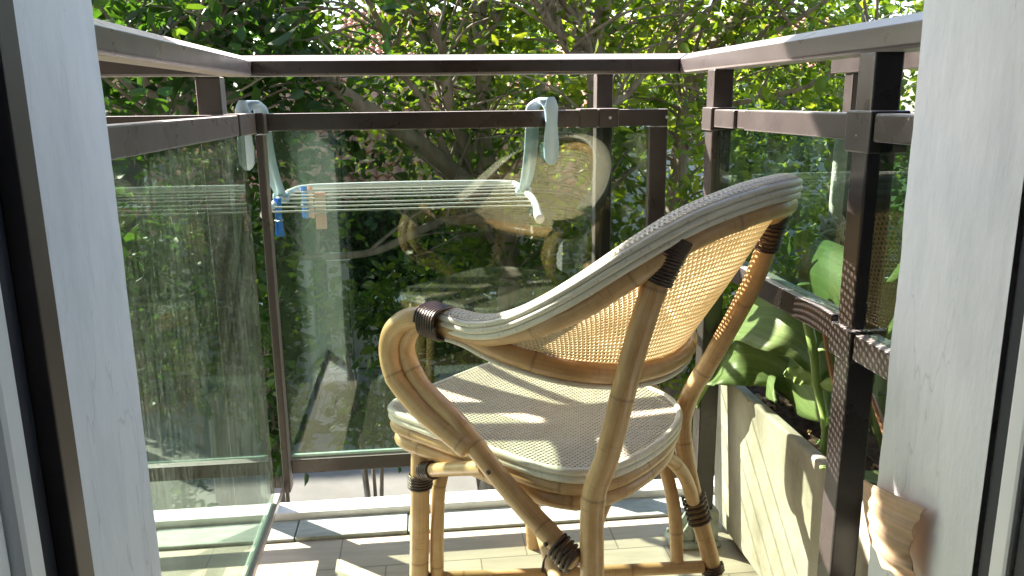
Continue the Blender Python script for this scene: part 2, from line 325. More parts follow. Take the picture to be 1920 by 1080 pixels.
def bar_profile(mb, prof, a, b, axis_u, axis_v):
    """extrude a closed 2-D profile from a to b"""
    a, b, au, av = Vector(a), Vector(b), Vector(axis_u), Vector(axis_v); n = len(prof)
    vs = [a + au * p[0] + av * p[1] for p in prof] + [b + au * p[0] + av * p[1] for p in prof]
    fs = [(i, (i + 1) % n, n + (i + 1) % n, n + i) for i in range(n)] + [tuple(range(n - 1, -1, -1)), tuple(range(n, 2 * n))]
    mb.add(vs, fs)
def lattice(mb, fn, nu, nv, U, V, hole=0.26, th=0.0012, stagger=True, keep=None):
    """woven cane: a staggered grid of cells with real square holes; fn(u,v)->(point, normal)"""
    for j in range(nv):
        off = 0.5 if (stagger and j % 2) else 0.0
        v0, v1 = j / nv, (j + 1) / nv
        for i in range(nu + (1 if off else 0)):
            u0, u1 = (i - off) / nu, (i + 1 - off) / nu
            c0, c1 = max(u0, 0), min(u1, 1)
            if c1 - c0 < 1e-6: continue
            um, vm = (u0 + u1) / 2, (v0 + v1) / 2
            if keep and not keep(um, vm): continue
            def q(u, v): return (u, v)
            full = (c1 - c0) > 0.9 / nu
            outer = [q(c0, v0), q(c1, v0), q(c1, v1), q(c0, v1)]
            if not full:
                P = [fn(*w) for w in outer]; mb.add([p + n * th / 2 for p, n in P], [(0, 1, 2, 3)], [[(w[0] * U, w[1] * V) for w in outer]]); continue
            hu, hv = (u1 - u0) * hole * (0.9 + 0.2 * random.random()), (v1 - v0) * hole * (0.9 + 0.2 * random.random())
            inner = [(um - hu, vm - hv), (um + hu, vm - hv), (um + hu, vm + hv), (um - hu, vm + hv)]
            Q = outer + inner; P = [fn(*w) for w in Q]
            vs = [p + n * th / 2 for p, n in P] + [p - n * th / 2 for p, n in P]
            fs = []; uv = []
            for k in range(4):
                l = (k + 1) % 4
                for f in ((k, l, 4 + l, 4 + k), (8 + l, 8 + k, 12 + k, 12 + l), (4 + k, 4 + l, 12 + l, 12 + k)):
                    fs.append(f); uv.append([(Q[a % 8][0] * U, Q[a % 8][1] * V) for a in f])
            mb.add(vs, fs, uv)

# ================================================================== SETTING
GZ = -3.5
def sheet(name, x0, x1, y0, y1, z, mat):
    m = MB(); m.add([(x0, y0, z), (x1, y0, z), (x1, y1, z), (x0, y1, z)], [(0, 1, 2, 3)]); return tag(m.build(name, mat), kind='structure')
sheet('ground', -120, 120, 0.9, 200, GZ - 0.02, M['grass'])
sheet('yard', -9, 12, 1.0, 13.45, GZ, M['yard'])
sheet('road', -60, 60, 18.2, 24, GZ + 0.004, M['asphalt'])
m = MB(); c = [at(583, 815, 10.7), at(662, 815, 10.7), at(675, 722, 13.0), at(616, 722, 13.0)]
xs = [(-1.64, 10.75), (-1.08, 10.75), (-1.16, 13.2), (-1.72, 13.2)]
m.add([(x, y, GZ + 0.02) for x, y in xs] + [(x, y, GZ) for x, y in xs], [(0, 1, 2, 3), (4, 5, 1, 0), (5, 6, 2, 1), (7, 4, 0, 3), (6, 7, 3, 2)]); tag(m.build('garden_path', M['path']), kind='structure')

# balcony slab and floor
m = MB(); m.box(-1.4, 1.6, 0.80, 1.868, -0.22, -0.014); tag(m.build('balcony_slab', M['facade']), kind='structure')
m = MB(); m.box(-1.4, 1.6, 0.805, 1.722, -0.013, 0.0); tag(m.build('balcony_floor', M['tile']), kind='structure')
# marble edging in slabs with joints
for i, (x0, x1) in enumerate(((-1.38, -0.80), (-0.797, -0.32), (-0.317, -0.062), (-0.059, 0.62), (0.623, 1.2))):
    m = MB(); m.box(x0, x1, 1.724, 1.812, -0.013, 0.007 + (0.002 if i == 2 else 0)); tag(m.build('marble_edging', M['slab'], bevel=0.002), kind='structure')
m = MB(); m.box(-1.38, 1.5, 1.8135, 1.872, -0.013, 0.024); tag(m.build('marble_kerb', M['marble'], bevel=0.003), kind='structure')
# unseen overhead sheet, added to shade the near end of the right rail
m = MB(); m.add([(-1.6, .805, 2.35), (.15, .805, 2.35), (.15, 2.06, 1.84), (-1.6, 2.06, 1.84), (-1.6, .805, 2.37), (.15, .805, 2.37), (.15, 2.06, 1.86), (-1.6, 2.06, 1.86)], [(0, 1, 2, 3), (7, 6, 5, 4), (3, 2, 6, 7), (0, 3, 7, 4), (1, 5, 6, 2), (0, 4, 5, 1)]); tag(m.build('added_shade_canopy', M['facade']), kind='structure')

# house wall with the balcony doorway the picture is taken through
XL, XR, YO, YI = -0.287, 0.505, 0.80, 0.634
wall = empty('house_wall', (0, 0.72, 0)); tag(wall, 'pale blue-white plastered wall whose two doorway reveals frame the balcony view', 'wall')
m = MB(); m.box(-9, XL - 0.15, YI, YO, GZ, 9); m.box(XR + 0.15, 9, YI, YO, GZ, 9); m.box(XL - 0.15, XR + 0.15, YI, YO, 2.25, 9); m.box(XL - 0.15, XR + 0.15, YI, YO, GZ, -.23)
m.build('wall', M['facade'], wall)
def jamb(x0, x1, face, lab):
    # reveal: subdivided so that its front arris can be slightly chipped
    m = MB(); n = 220; zs = [-0.1 + 2.35 * i / n for i in range(n + 1)]
    ya, yb = YI, YO + 0.004; vs = []; cols = 7; fx = x1 if face > 0 else x0; bx = x0 if face > 0 else x1
    for z in zs:
        chip = 0.0022 * noise.noise(Vector((x0 * 9, 3, z * 16))) + 0.0016 * abs(noise.noise(Vector((x0 * 5, 1, z * 60))))
        rr = 0.004
        row = [(fx, ya, z)]
        for k in range(1, 5): row.append((fx + 0.0012 * noise.noise(Vector((k * .7, x0, z * 3))), ya + (yb - ya - rr) * k / 4 - (chip if k == 4 else 0), z))
        row.append((fx - face * (rr + abs(chip)), yb - abs(chip) * .4, z)); row.append((bx, yb, z)); vs += row
    fs = []
    for i in range(n):
        for k in range(cols - 1):
            a = i * cols + k; f = (a, a + 1, a + cols + 1, a + cols); fs.append(f if face > 0 else f[::-1])
    m.add(vs, fs, None, False); o = m.build('door_reveal', M['plaster'], wall); o['label'] = lab
jamb(XL - 0.15, XL, 1, 'left plaster reveal of the doorway, pale lavender white')
jamb(XR, XR + 0.15, -1, 'right plaster reveal of the doorway, with a thin crack')
m = MB(); m.box(XL, XR, YI, YO, -0.06, -0.016); m.build('threshold', M['marble'], wall)
# the room the camera stands in
m = MB(); m.box(-2.2, 2.4, -3.4, -3.3, -0.1, 2.7); m.box(-2.3, -2.2, -3.4, 0.62, -0.1, 2.7); m.box(2.4, 2.5, -3.4, 0.62, -0.1, 2.7); tag(m.build('room_walls', M['room']), kind='structure')
m = MB(); m.box(-2.3, 2.5, -3.4, 0.62, -0.12, -0.02); tag(m.build('room_floor', M['roomfloor']), kind='structure')
m = MB(); m.box(-2.3, 2.5, -3.4, 0.62, 2.6, 2.7); tag(m.build('room_ceiling', M['room']), kind='structure')
# open door leaves: white sash, black gasket, brown edge
def door(x_in, sgn, label):
    e = empty('balcony_door', (x_in, 0.5, 0)); tag(e, label, 'door')
    def b(n, y0, y1, xa, xb, mat, bv=0.002):
        x0, x1 = sorted((x_in + sgn * xa, x_in + sgn * xb)); m = MB(); m.box(x0, x1, y0, y1, -0.01, 2.2); return m.build(n, mat, e, bv)
    return e, b
eL, b = door(XL, -1, 'white framed door leaf with black seal at the left edge of the doorway')
b('frame_edge', 0.617, 0.6465, -0.002, 0.02, M['frame_edge'])
b('seal', 0.579, 0.6155, 0.012, 0.03, M['gasket'])
b('frame', 0.548, 0.5775, 0.000, 0.04, M['frame_white'], 0.006)
b('frame_bead', 0.520, 0.5465, 0.008, 0.05, M['frame_white'], 0.005)
b('sash', 0.37, 0.5185, 0.001, 0.06, M['frame_white'], 0.006)
eR, b = door(XR, 1, 'white framed door leaf with black seal at the right edge of the doorway')
b('seal', 0.6165, 0.633, 0.004, 0.03, M['gasket'])
b('frame', 0.5935, 0.6155, 0.000, 0.04, M['frame_white'], 0.004)
b('frame_edge', 0.545, 0.5925, 0.006, 0.04, M['gasket'])
b('sash', 0.38, 0.5435, 0.004, 0.06, M['frame_white'], 0.005)

# ================================================================== RAILING
rail = empty('balcony_railing', (0.11, 1.8, 0)); tag(rail, 'dark brown metal balcony railing with tinted glass panels around the chair', 'railing')
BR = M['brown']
HP = lambda w, h, ch: [(0, 0.004), (0.004, 0), (w - 0.004, 0), (w, 0.004), (w, h - ch), (w - ch * 2, h), (ch * 2, h), (0, h - ch)]
# handrails (mitred at the two corners)
def handrail(name, line, prof, lab=None):
    """line: list of (origin, inward offset dir) -> sweep with mitre; given as inner-edge points and outer directions"""
    m = MB(); n = len(prof); vs = []
    for p, out in line: vs += [Vector((p[0], p[1], 0)) + Vector((out[0], out[1], 0)) * q[0] + Vector((0, 0, 1.035 + q[1])) for q in prof]
    fs = []
    for i in range(len(line) - 1):
        for k in range(n): fs.append((i * n + k, i * n + (k + 1) % n, (i + 1) * n + (k + 1) % n, (i + 1) * n + k))
    fs += [tuple(range(n - 1, -1, -1)), tuple(range(len(vs) - n, len(vs)))]
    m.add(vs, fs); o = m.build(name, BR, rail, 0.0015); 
    if lab: o['label'] = lab
pr = HP(0.062, 0.043, 0.013)
handrail('handrail', [((-0.345, 0.80), (-1, 0)), ((-0.345, 1.7995), (-1, 1))], pr, 'left handrail, glossy and reflecting the sky')
handrail('handrail', [((-0.3435, 1.8005), (-1, 1)), ((0.5755, 1.8005), (1, 1))], pr)
handrail('handrail', [((0.577, 1.7995), (1, 1)), ((0.577, 0.80), (1, 0))], pr, 'right handrail, sunlit inner face')
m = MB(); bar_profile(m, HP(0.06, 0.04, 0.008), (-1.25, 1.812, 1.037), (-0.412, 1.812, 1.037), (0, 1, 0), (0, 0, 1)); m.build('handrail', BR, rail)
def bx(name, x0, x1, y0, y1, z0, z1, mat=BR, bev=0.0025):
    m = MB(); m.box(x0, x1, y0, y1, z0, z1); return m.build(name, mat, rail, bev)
# mid rails
bx('mid_rail', -0.322, 0.5535, 1.80, 1.826, 0.921, 0.958)
bx('mid_rail', -0.371, -0.345, 0.80, 1.635, 0.919, 0.9575)
bx('rail_joint', -0.373, -0.3425, 1.637, 1.80, 0.917, 0.960)
bx('rail_joint', -0.341, -0.324, 1.778, 1.828, 0.916, 0.960)
bx('mid_rail', -1.25, -0.376, 1.83, 1.856, 0.921, 0.956)
bx('rail_joint', 0.352, 0.392, 1.796, 1.85, 0.919, 0.9605)
bx('rail_joint', 0.395, 0.44, 1.7965, 1.89, 0.919, 0.9605)
# frames of the front glass
bx('glass_frame', 0.514, 0.5535, 1.80, 1.826, 0.128, 0.919)
bx('glass_frame', -0.345, -0.329, 1.782, 1.824, 0.092, 0.914)
bx('bottom_rail', -0.327, 0.512, 1.80, 1.826, 0.131, 0.166)
bx('bottom_rail', -1.25, -0.376, 1.80, 1.826, 0.131, 0.166)
bx('glass_channel', -0.327, 0.512, 1.811, 1.8195, 0.1665, 0.174, M['glass_edge'], 0.001)
bx('glass_channel', -0.358, -0.352, 0.80, 1.70, 0.1115, 0.121, M['glass_edge'], 0.001)
bx('bottom_rail', -0.366, -0.345, 0.80, 1.775, 0.092, 0.111)
# posts
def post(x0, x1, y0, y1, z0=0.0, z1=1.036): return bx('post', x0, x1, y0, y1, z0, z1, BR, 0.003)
post(0.401, 0.439, 1.852, 1.888, 0.0235)                     # front, behind the glass
post(-0.476, -0.424, 1.858, 1.905, -0.2)                   # front left, beyond the divider
post(0.5795, 0.6205, 1.590, 1.631, 0.03)             # right, far
post(0.5795, 0.6205, 1.012, 1.052)                   # right, near
post(0.5795, 0.6205, 0.83, 0.87)
# right mid rail, collars, lower rail
bx('collar', 0.5735, 0.6265, 1.583, 1.637, 0.917, 0.962)
bx('rail_joint', 0.5790, 0.609, 1.478, 1.581, 0.924, 0.958)
bx('mid_rail', 0.5765, 0.611, 1.064, 1.422, 0.923, 0.9585)
bx('rail_joint', 0.585, 0.605, 1.424, 1.476, 0.925, 0.957)
bx('collar', 0.5725, 0.6275, 0.998, 1.060, 0.908, 0.962)
bx('mid_rail', 0.5765, 0.611, 0.80, 0.996, 0.923, 0.9585)
bx('lower_rail', 0.5775, 0.613, 1.064, 1.588, 0.640, 0.676)
bx('collar', 0.5735, 0.6265, 1.003, 1.060, 0.622, 0.668)
bx('lower_rail', 0.5775, 0.613, 0.80, 1.001, 0.628, 0.664)
# glass panes
g = bx('glass_panel', -0.328, 0.5125, 1.812, 1.8185, 0.170, 0.9195, M['glass'], 0)
g['label'] = 'front glass panel behind the chair'
g = bx('glass_panel', -0.359, -0.352, 0.80, 1.712, 0.121, 0.918, M['glass_dusty'], 0); g['label'] = 'left glass panel, dusty'
g = bx('glass_panel', 0.590, 0.597, 1.062, 1.585, 0.677, 0.922, M['glass_side'], 0); g['label'] = 'right glass panel above the planter'
bx('glass_panel', 0.590, 0.597, 0.80, 1.0, 0.665, 0.922, M['glass_side'], 0)
# feet brackets
def foot(cx, cy, s=1.0):
    m = MB(); m.box(cx - 0.062 * s, cx + 0.052 * s, cy - 0.04 * s, cy + 0.04 * s, 0.001, 0.013)
    m.build('foot_plate', M['zinc'], rail, 0.005)
    m = MB()
    for dy in (-0.018, 0.018):
        m.add([(cx - 0.046 * s, cy + dy - 0.004, 0.0135), (cx + 0.012, cy + dy - 0.004, 0.0135), (cx + 0.012, cy + dy - 0.004, 0.082 * s), (cx - 0.004, cy + dy - 0.004, 0.082 * s),
               (cx - 0.046 * s, cy + dy + 0.004, 0.0135), (cx + 0.012, cy + dy + 0.004, 0.0135), (cx + 0.012, cy + dy + 0.004, 0.082 * s), (cx - 0.004, cy + dy + 0.004, 0.082 * s)],
              [(0, 1, 2, 3), (7, 6, 5, 4), (0, 4, 5, 1), (1, 5, 6, 2), (2, 6, 7, 3), (3, 7, 4, 0)])
    m.box(cx - 0.006, cx + 0.046 * s, cy - 0.030, cy + 0.030, 0.014, 0.086 * s)
    m.build('foot_bracket', M['zinc'], rail, 0.002)
    for dx, dy in ((-0.05, -0.026), (-0.05, 0.026)):
        m = MB(); tube(m, [(cx + dx * s, cy + dy, 0.012), (cx + dx * s, cy + dy, 0.02)], 0.006, 6, vnodes=False); m.build('bolt', M['zinc'], rail)
foot(0.585, 1.608)
foot(0.40, 1.845)
# small dark screws on the frames
for p in ((0.55, 1.7995, 0.94), (0.42, 1.796, 0.94), (0.5755, 1.03, 0.93)):
    m = MB(); tube(m, [(p[0], p[1] + 0.001, p[2]), (p[0], p[1] - 0.0012, p[2])], 0.0035, 8, vnodes=False); m.build('screw', M['steel'], rail)

# neighbouring balcony's railing on the right
nb = empty('neighbour_railing', (1.07, 1.7, 0)); tag(nb, 'second brown railing of the next balcony, seen past the right handrail', 'railing')
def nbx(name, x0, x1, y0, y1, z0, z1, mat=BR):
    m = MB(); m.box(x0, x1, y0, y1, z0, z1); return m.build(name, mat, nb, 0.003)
nbx('handrail', 1.045, 1.105, 0.9, 2.03, 1.038, 1.075)
nbx('mid_rail', 1.06, 1.086, 0.9, 1.93, 0.915, 0.945)
nbx('post', 1.055, 1.095, 1.935, 1.975, -0.2, 1.037); nbx('post', 1.055, 1.095, 1.40, 1.44, -0.2, 1.037)
nbx('glass_panel', 1.070, 1.076, 1.442, 1.933, 0.30, 0.914, M['glass_side'])
nbx('lower_rail', 1.06, 1.086, 1.442, 1.933, 0.26, 0.30)

# ================================================================== CHAIR
CC = Vector((0.19, 1.35, 0)); FV = Vector((-sqrt(.5), sqrt(.5), 0)); LV = Vector((-sqrt(.5), -sqrt(.5), 0))
def ch(a, b, z): return CC + FV * a + LV * b + Vector((0, 0, z))
def chs(L): return [ch(*p) for p in L]
chair = empty('rattan_armchair', CC); tag(chair, 'honey rattan armchair with pale woven cane seat, back and arms', 'chair')
BAM = M['bamboo']
def pole(name, pts, r, n=8, mat=BAM, sides=16, lab=None, uoff=0.0, parent=chair, closed=False):
    m = MB(); tube(m, catmull(chs(pts), n, closed), r, sides, closed, uoff=uoff); o = m.build(name, mat, parent)
    if lab: o['label'] = lab
    return o
def wrap(pts, r, turns, tr=0.0028, n=10, parent=chair):
    """binding: a thin strand coiled round a pole along pts"""
    P = catmull(pts, 12); T = []; m = MB(); tot = len(P) - 1; out = []
    for k in range(turns * n + 1):
        s = k / (turns * n) * tot; i = min(int(s), tot - 1); p = P[i].lerp(P[i + 1], s - i); t = (P[i + 1] - P[i]).normalized()
        up = Vector((0.3, 0.2, 1)); u = (up - t * up.dot(t)).normalized(); w = t.cross(u); a = 2 * pi * k / n
        out.append(p + (u * cos(a) + w * sin(a)) * (r + tr * 0.6))
    tube(m, out, tr, 6, vnodes=False); return m.build('binding', M['binding'], parent)
# legs, each fitted on its own
RLp = [(-.345, .150, .806), (-.336, .157, .785), (-.324, .165, .755), (-.300, .182, .651), (-.274, .200, .505), (-.254, .205, .43), (-.258, .212, .31), (-.264, .218, .15), (-.266, .220, .0)]
RRp = [(-.358, -.150, .808), (-.353, -.155, .79), (-.318, -.168, .684), (-.252, -.183, .548), (-.201, -.190, .447), (-.191, -.195, .370), (-.215, -.200, .257), (-.256, -.205, .126), (-.275, -.208, .0)]
leg1 = pole('leg', RLp, 0.0172, lab='rear leg nearest the doorway'); leg2 = pole('leg', RRp, 0.0165, uoff=.06, lab='rear leg beside the planter')
FLp = [(.122, .168, .447), (.130, .168, .33), (.142, .170, .13), (.150, .172, 0)]
FRp = [(.145, -.172, .44), (.155, -.185, .33), (.168, -.205, .13), (.176, -.222, 0)]
leg3 = pole('leg', FLp, 0.0172, uoff=.11, lab='front leg on the left of the chair'); leg4 = pole('leg', FRp, 0.0165, uoff=.03)
# bent arm poles
OA = [(-.040, .234, .645), (-.011, .241, .652), (.022, .252, .662), (.056, .260, .654), (.083, .262, .629), (.091, .262, .593), (.076, .261, .552), (.025, .257, .511), (-.015, .252, .490), (-.055, .246, .468)]
IA = [(.008, .222, .640), (.043, .234, .648), (.066, .240, .632), (.078, .240, .594), (.045, .240, .544), (-.025, .238, .502), (-.088, .232, .443), (-.153, .227, .391), (-.236, .222, .335)]
def mir(L):                              # the far arm sits a touch lower and farther back
    out = []
    for a, b, z in L:
        k = min(max((z - .45) / .2, 0), 1); out.append((a - .05 * k, -b * (1 - .06 * k), z - .022 * k))
    return out
for i, (L, u) in enumerate(((OA, 0.02), (IA, 0.09), (mir(OA[:-1]), .05), (mir(IA[:-1]) + [(-.198, -.202, .335)], .13))):
    pole('arm_pole', L, 0.0165 if i % 2 == 0 else 0.0158, uoff=u)
# rim path
RIM = [(.018, .250, .672), (-.03, .252, .671), (-.08, .253, .672), (-.14, .250, .690), (-.22, .240, .735), (-.30, .208, .793), (-.362, .155, .838), (-.412, .082, .864), (-.432, 0, .871)]
RIM = RIM + [(a - (.04 if a > -.1 else 0), -b * (.96 if a > -.1 else 1), z - (.016 if a > -.1 else 0)) for a, b, z in RIM[-2::-1]]
rimW = catmull(chs(RIM), 12); n_r = len(rimW)
def rim_frame(i):
    t = (rimW[min(i + 1, n_r - 1)] - rimW[max(i - 1, 0)]).normalized(); out = t.cross(Vector((0, 0, 1))).normalized()
    if out.dot(rimW[i] - ch(.05, 0, .7)) < 0: out = -out
    up = out.cross(t); up = up if up.z > 0 else -up
    return t, out, up.normalized()
FRM = [rim_frame(i) for i in range(n_r)]
def rim_off(do, du, i0=0, i1=None): return [rimW[i] + FRM[i][1] * do + FRM[i][2] * du for i in range(i0, i1 or n_r)]
arc = [0.0]
for i in range(1, n_r): arc.append(arc[-1] + (rimW[i] - rimW[i - 1]).length)
def on_list(L, s):                       # s in 0..1 by arc length of the rim
    d = s * arc[-1]; i = min(max(int(np.searchsorted(arc, d)) - 1, 0), n_r - 2); k = (d - arc[i]) / max(arc[i + 1] - arc[i], 1e-9); return L[i].lerp(L[i + 1], min(max(k, 0), 1))
for du, do in ((-0.0035, 0.0), (-0.0125, 0.0012), (-0.0215, -0.0006)):
    m = MB(); tube(m, rim_off(do, du), 0.0049, 10, uoff=du * 3); m.build('edge_strand', M['core'], chair)
m = MB(); tube(m, rim_off(-0.040, -0.003), 0.005, 10); m.build('edge_strand', M['core'], chair)
tp = [rimW[i] - FRM[i][1] * (0.015) - FRM[i][2] * (0.024 + .012 * min(1, max(0, (rimW[i].z - .68) / .06))) for i in range(2, n_r - 2)]
m = MB(); tube(m, tp, 0.0150, 14, uoff=.04); m.build('back_rim', BAM, chair)
# woven band over the top of the rim
oL = rim_off(0.000, 0.0015); mL = rim_off(-0.020, 0.0062); iL = rim_off(-0.040, 0.0015); upL = [f[2] for f in FRM]
def band(u, v):
    s = u; a = on_list(oL, s); c_ = on_list(mL, s); e = on_list(iL, s); w = (1 - v) ** 2; p = a * w + (c_ * 2 - (a + e) * 0.5) * (2 * v * (1 - v)) + e * v * v
    return p, on_list(upL, s)
m = MB(); lattice(m, band, int(arc[-1] / 0.0072), 5, arc[-1], 0.038, 0.2); m.build('woven_rim', M['cane_pale'], chair)
# bottom pole of the back shell
BOT = [(.00, .243, .655), (-.045, .238, .650), (-.10, .222, .628), (-.165, .186, .606), (-.215, .138, .592), (-.243, .078, .582), (-.255, .0, .578), (-.250, -.070, .584), (-.220, -.132, .594), (-.17, -.180, .608), (-.11, -.218, .628), (-.07, -.230, .642), (-.035, -.234, .645)]
botW = catmull(chs(BOT), 12)
m = MB(); tube(m, botW, 0.0165, 16, uoff=.07); m.build('back_bottom_pole', BAM, chair)
m = MB(); tube(m, [p + Vector((0, 0, -0.019)) + (p - ch(-.02, 0, p.z)).normalized() * 0.006 for p in botW], 0.0045, 8); m.build('edge_strand', M['core'], chair)
# cane shell between rim and bottom pole
ba = [0.0]
for i in range(1, len(botW)): ba.append(ba[-1] + (botW[i] - botW[i - 1]).length)
def on_bot(s):
    d = s * ba[-1]; i = min(max(int(np.searchsorted(ba, d)) - 1, 0), len(botW) - 2); k = (d - ba[i]) / max(ba[i + 1] - ba[i], 1e-9); return botW[i].lerp(botW[i + 1], min(max(k, 0), 1))
shT = rim_off(-0.020, -0.034)
cz = ch(0.05, 0, 0.7)
def shell(u, v):
    top = on_list(shT, 0.045 + u * 0.91); bot = on_bot(0.03 + u * 0.94) + Vector((0, 0, 0.010))
    p = bot.lerp(top, v); nrm = (p - cz); nrm.z = 0; nrm = nrm.normalized(); p = p + nrm * (0.003 * sin(pi * v)); return p, nrm
m = MB(); lattice(m, shell, 122, 30, 1.0, 0.24, 0.275, 0.0014); m.build('cane_back', M['cane_shell'], chair)
# seat
def seat_outline(k=0.0, z=0.455, n=6):
    P = [(.214, 0), (.214, .12), (.205, .163), (.175, .186), (.10, .192), (0, .198), (-.10, .204), (-.17, .202), (-.222, .178), (-.252, .12), (-.260, .03)]
    P = P + [(-.248, -.06), (-.222, -.122), (-.178, -.168), (-.115, -.193), (-.03, -.198), (.08, -.192), (.165, -.182), (.203, -.155), (.213, -.11)]
    out = []
    for a, b in P:
        l = sqrt((a + 0.03) ** 2 + b * b); f = (l - k) / l; out.append((-0.03 + (a + 0.03) * f, b * f, z))
    return out
def ring(name, k, z, r, mat, lab=None):
    m = MB(); tube(m, catmull(chs(seat_outline(k, z)), 6, True), r, 12, True); o = m.build(name, mat, chair); return o
ring('seat_piping', 0.004, 0.4510, 0.0062, M['core']); ring('seat_piping', 0.005, 0.4390, 0.0062, M['core'])
ring('seat_ring', 0.014, 0.4225, 0.0125, BAM); ring('seat_ring', 0.022, 0.3965, 0.0142, BAM)
so_l = [(-0.03, 0)] ; outl = [Vector((p[0], p[1], 0)) for p in catmull([(a, b, 0) for a, b, z in seat_outline(0.006)], 6, True)]
def inside(a, b):
    c_ = False; n = len(outl); j = n - 1
    for i in range(n):
        if (outl[i].y > b) != (outl[j].y > b) and a < (outl[j].x - outl[i].x) * (b - outl[i].y) / (outl[j].y - outl[i].y) + outl[i].x: c_ = not c_
        j = i
    return c_
A0, A1, B0, B1 = -.262, .214, -.206, .206
def seatf(u, v):
    a = A0 + (A1 - A0) * v; b = B0 + (B1 - B0) * u; d = max(0.0, 1 - ((a + .03) / .24) ** 2) * max(0.0, 1 - (b / .205) ** 2)
    return ch(a, b, 0.4555 - 0.010 * d), Vector((0, 0, 1))
m = MB(); lattice(m, seatf, int(.412 / .0072), int(.476 / .0072), .412, .476, 0.27, 0.0012, True, lambda u, v: inside(A0 + (A1 - A0) * v, B0 + (B1 - B0) * u))
m.build('woven_seat', M['cane_pale'], chair)
m = MB(); oo = [ch(p.x, p.y, 0.436) for p in outl]; m.add(oo + [p + Vector((0, 0, -0.012)) for p in oo], [tuple(range(len(oo))), tuple(range(2 * len(oo) - 1, len(oo) - 1, -1))]); m.build('seat_underlay', M['under'], chair)
# front edge rail of the seat
# arches between the legs
AR = 0.0125
pole('arch_brace', [(-.235, .180, .10), (-.228, .176, .24), (-.218, .150, .335), (-.212, .090, .385), (-.21, 0, .398), (-.212, -.090, .375), (-.218, -.150, .32), (-.222, -.186, .255)], AR, lab='rear arch between the back legs')
pole('arch_brace', [(-.205, -.165, .12), (-.19, -.168, .25), (-.14, -.175, .36), (-.05, -.182, .392), (.04, -.182, .385), (.11, -.182, .33), (.138, -.182, .2), (.145, -.186, .1)], AR)
pole('arch_brace', [(.124, .142, .08), (.121, .140, .22), (.118, .125, .33), (.115, .06, .378), (.115, -.02, .385), (.12, -.10, .365), (.130, -.145, .28), (.14, -.155, .12)], AR)
pole('strut', [(.126, .172, .350), (.05, .195, .384), (-.070, .226, .434)], 0.0118)
# low crossing stretchers
pole('stretcher', [(.140, .160, .128), (-.05, -.02, .122), (-.245, -.190, .126)], 0.0115, 6)
pole('stretcher', [(.160, -.190, .150), (-.03, .0, .146), (-.250, .200, .150)], 0.0115, 6)
# bindings
def seg(P, z0, z1, n=5):
    w = catmull(chs(P), 10); return [p for p in w if min(z0, z1) <= p.z <= max(z0, z1)]
def wrapz(P, z0, z1, r, turns, tr=.0028):
    s = seg(P, z0, z1)
    if len(s) < 2:
        w = catmull(chs(P), 40); s = [p for p in w if min(z0, z1) <= p.z <= max(z0, z1)]
    if len(s) >= 2: wrap([s[0], s[len(s) // 2], s[-1]] if len(s) > 2 else s, r, turns, tr)
wrapz(RLp, .742, .806, .0185, 17, .0022); wrapz(RRp, .742, .806, .0185, 15, .0022)
wrapz(RRp, .205, .26, .020, 6); wrapz(RLp, .10, .14, .020, 5); wrapz(RRp, .11, .135, .0185, 3)
wrapz(FLp, .315, .345, .0185, 5); wrapz(FLp, .425, .447, .018, 4); wrapz(FRp, .14, .17, .018, 4); wrapz(FLp, .115, .14, .018, 3)
wrap([ch(.112, .176, .356), ch(.095, .181, .364), ch(.078, .186, .371)], .0125, 6)
wrap([ch(-.205, .224, .352), ch(-.22, .223, .342), ch(-.236, .222, .333)], .018, 5, .003)
wrap([ch(-.06, -.012, .134), ch(-.02, -.01, .134)], .022, 5)
for sg in (1, -1):                       # wide binding round the arm end
    P = [ch(.022, .250, .660), ch(-.018, .250, .657)] if sg > 0 else [ch(-.022, -.238, .640), ch(-.062, -.238, .638)]
    m = MB(); pts = []; turns = 8; n = 22
    for k in range(turns * n + 1):
        s = k / (turns * n); c_ = P[0].lerp(P[1], s); a = 2 * pi * k / n; e = 0.023
        pts.append(c_ + LV * (math.copysign(abs(cos(a)) ** .7, cos(a)) * 0.0285 - sg * .006) + Vector((0, 0, math.copysign(abs(sin(a)) ** .8, sin(a)) * e)))
    tube(m, pts, 0.0027, 6, vnodes=False); m.build('binding', M['binding'], chair)
# end pegs and nails
for p in ((-.012, .236, .470), (-.10, .250, .445), (-.2, .243, .36)):
    m = MB(); q = ch(*p); tube(m, [q, q + LV * 0.004], 0.0035, 8, vnodes=False); m.build('nail', M['binding'], chair)

# ================================================================== DRYING RACK
rack = empty('drying_rack', (-0.03, 1.83, 0.74)); tag(rack, 'white wire clothes airer with pale blue hooks hung outside the front railing', 'clothes airer')
W_ = M['white']; XA, XB = -0.352, 0.262
m = MB(); z = 0.740
tube(m, catmull([(XA + .0, 1.845, z - .003), (XA - .012, 2.16, z), (XA - .005, 2.34, z), (XA + .02, 2.385, z + .002), (XA + .09, 2.40, z + .003), (-.04, 2.405, z + .004), (XB - .09, 2.40, z + .003), (XB - .01, 2.385, z + .002), (XB + .014, 2.34, z), (XB + .012, 2.0, z), (XB - .006, 1.76, z - .012)], 8), 0.0088, 10, vnodes=False)
m.build('frame', W_, rack)
m = MB(); tube(m, [(XB - .004, 1.80, z - .009), (XB - .007, 1.748, z - .0145)], 0.0105, 10, vnodes=False); m.build('end_cap', W_, rack)
for k, yy in enumerate((1.87, 1.955, 2.04, 2.125, 2.21, 2.29, 2.345)):
    sag = 0.001 * (k % 3); m = MB(); tube(m, catmull([(XA - .006, yy, z), (-.15, yy, z - sag), (.05, yy, z - sag), (XB + .010, yy, z)], 5), 0.0021, 6, vnodes=False); m.build('wire', W_, rack)
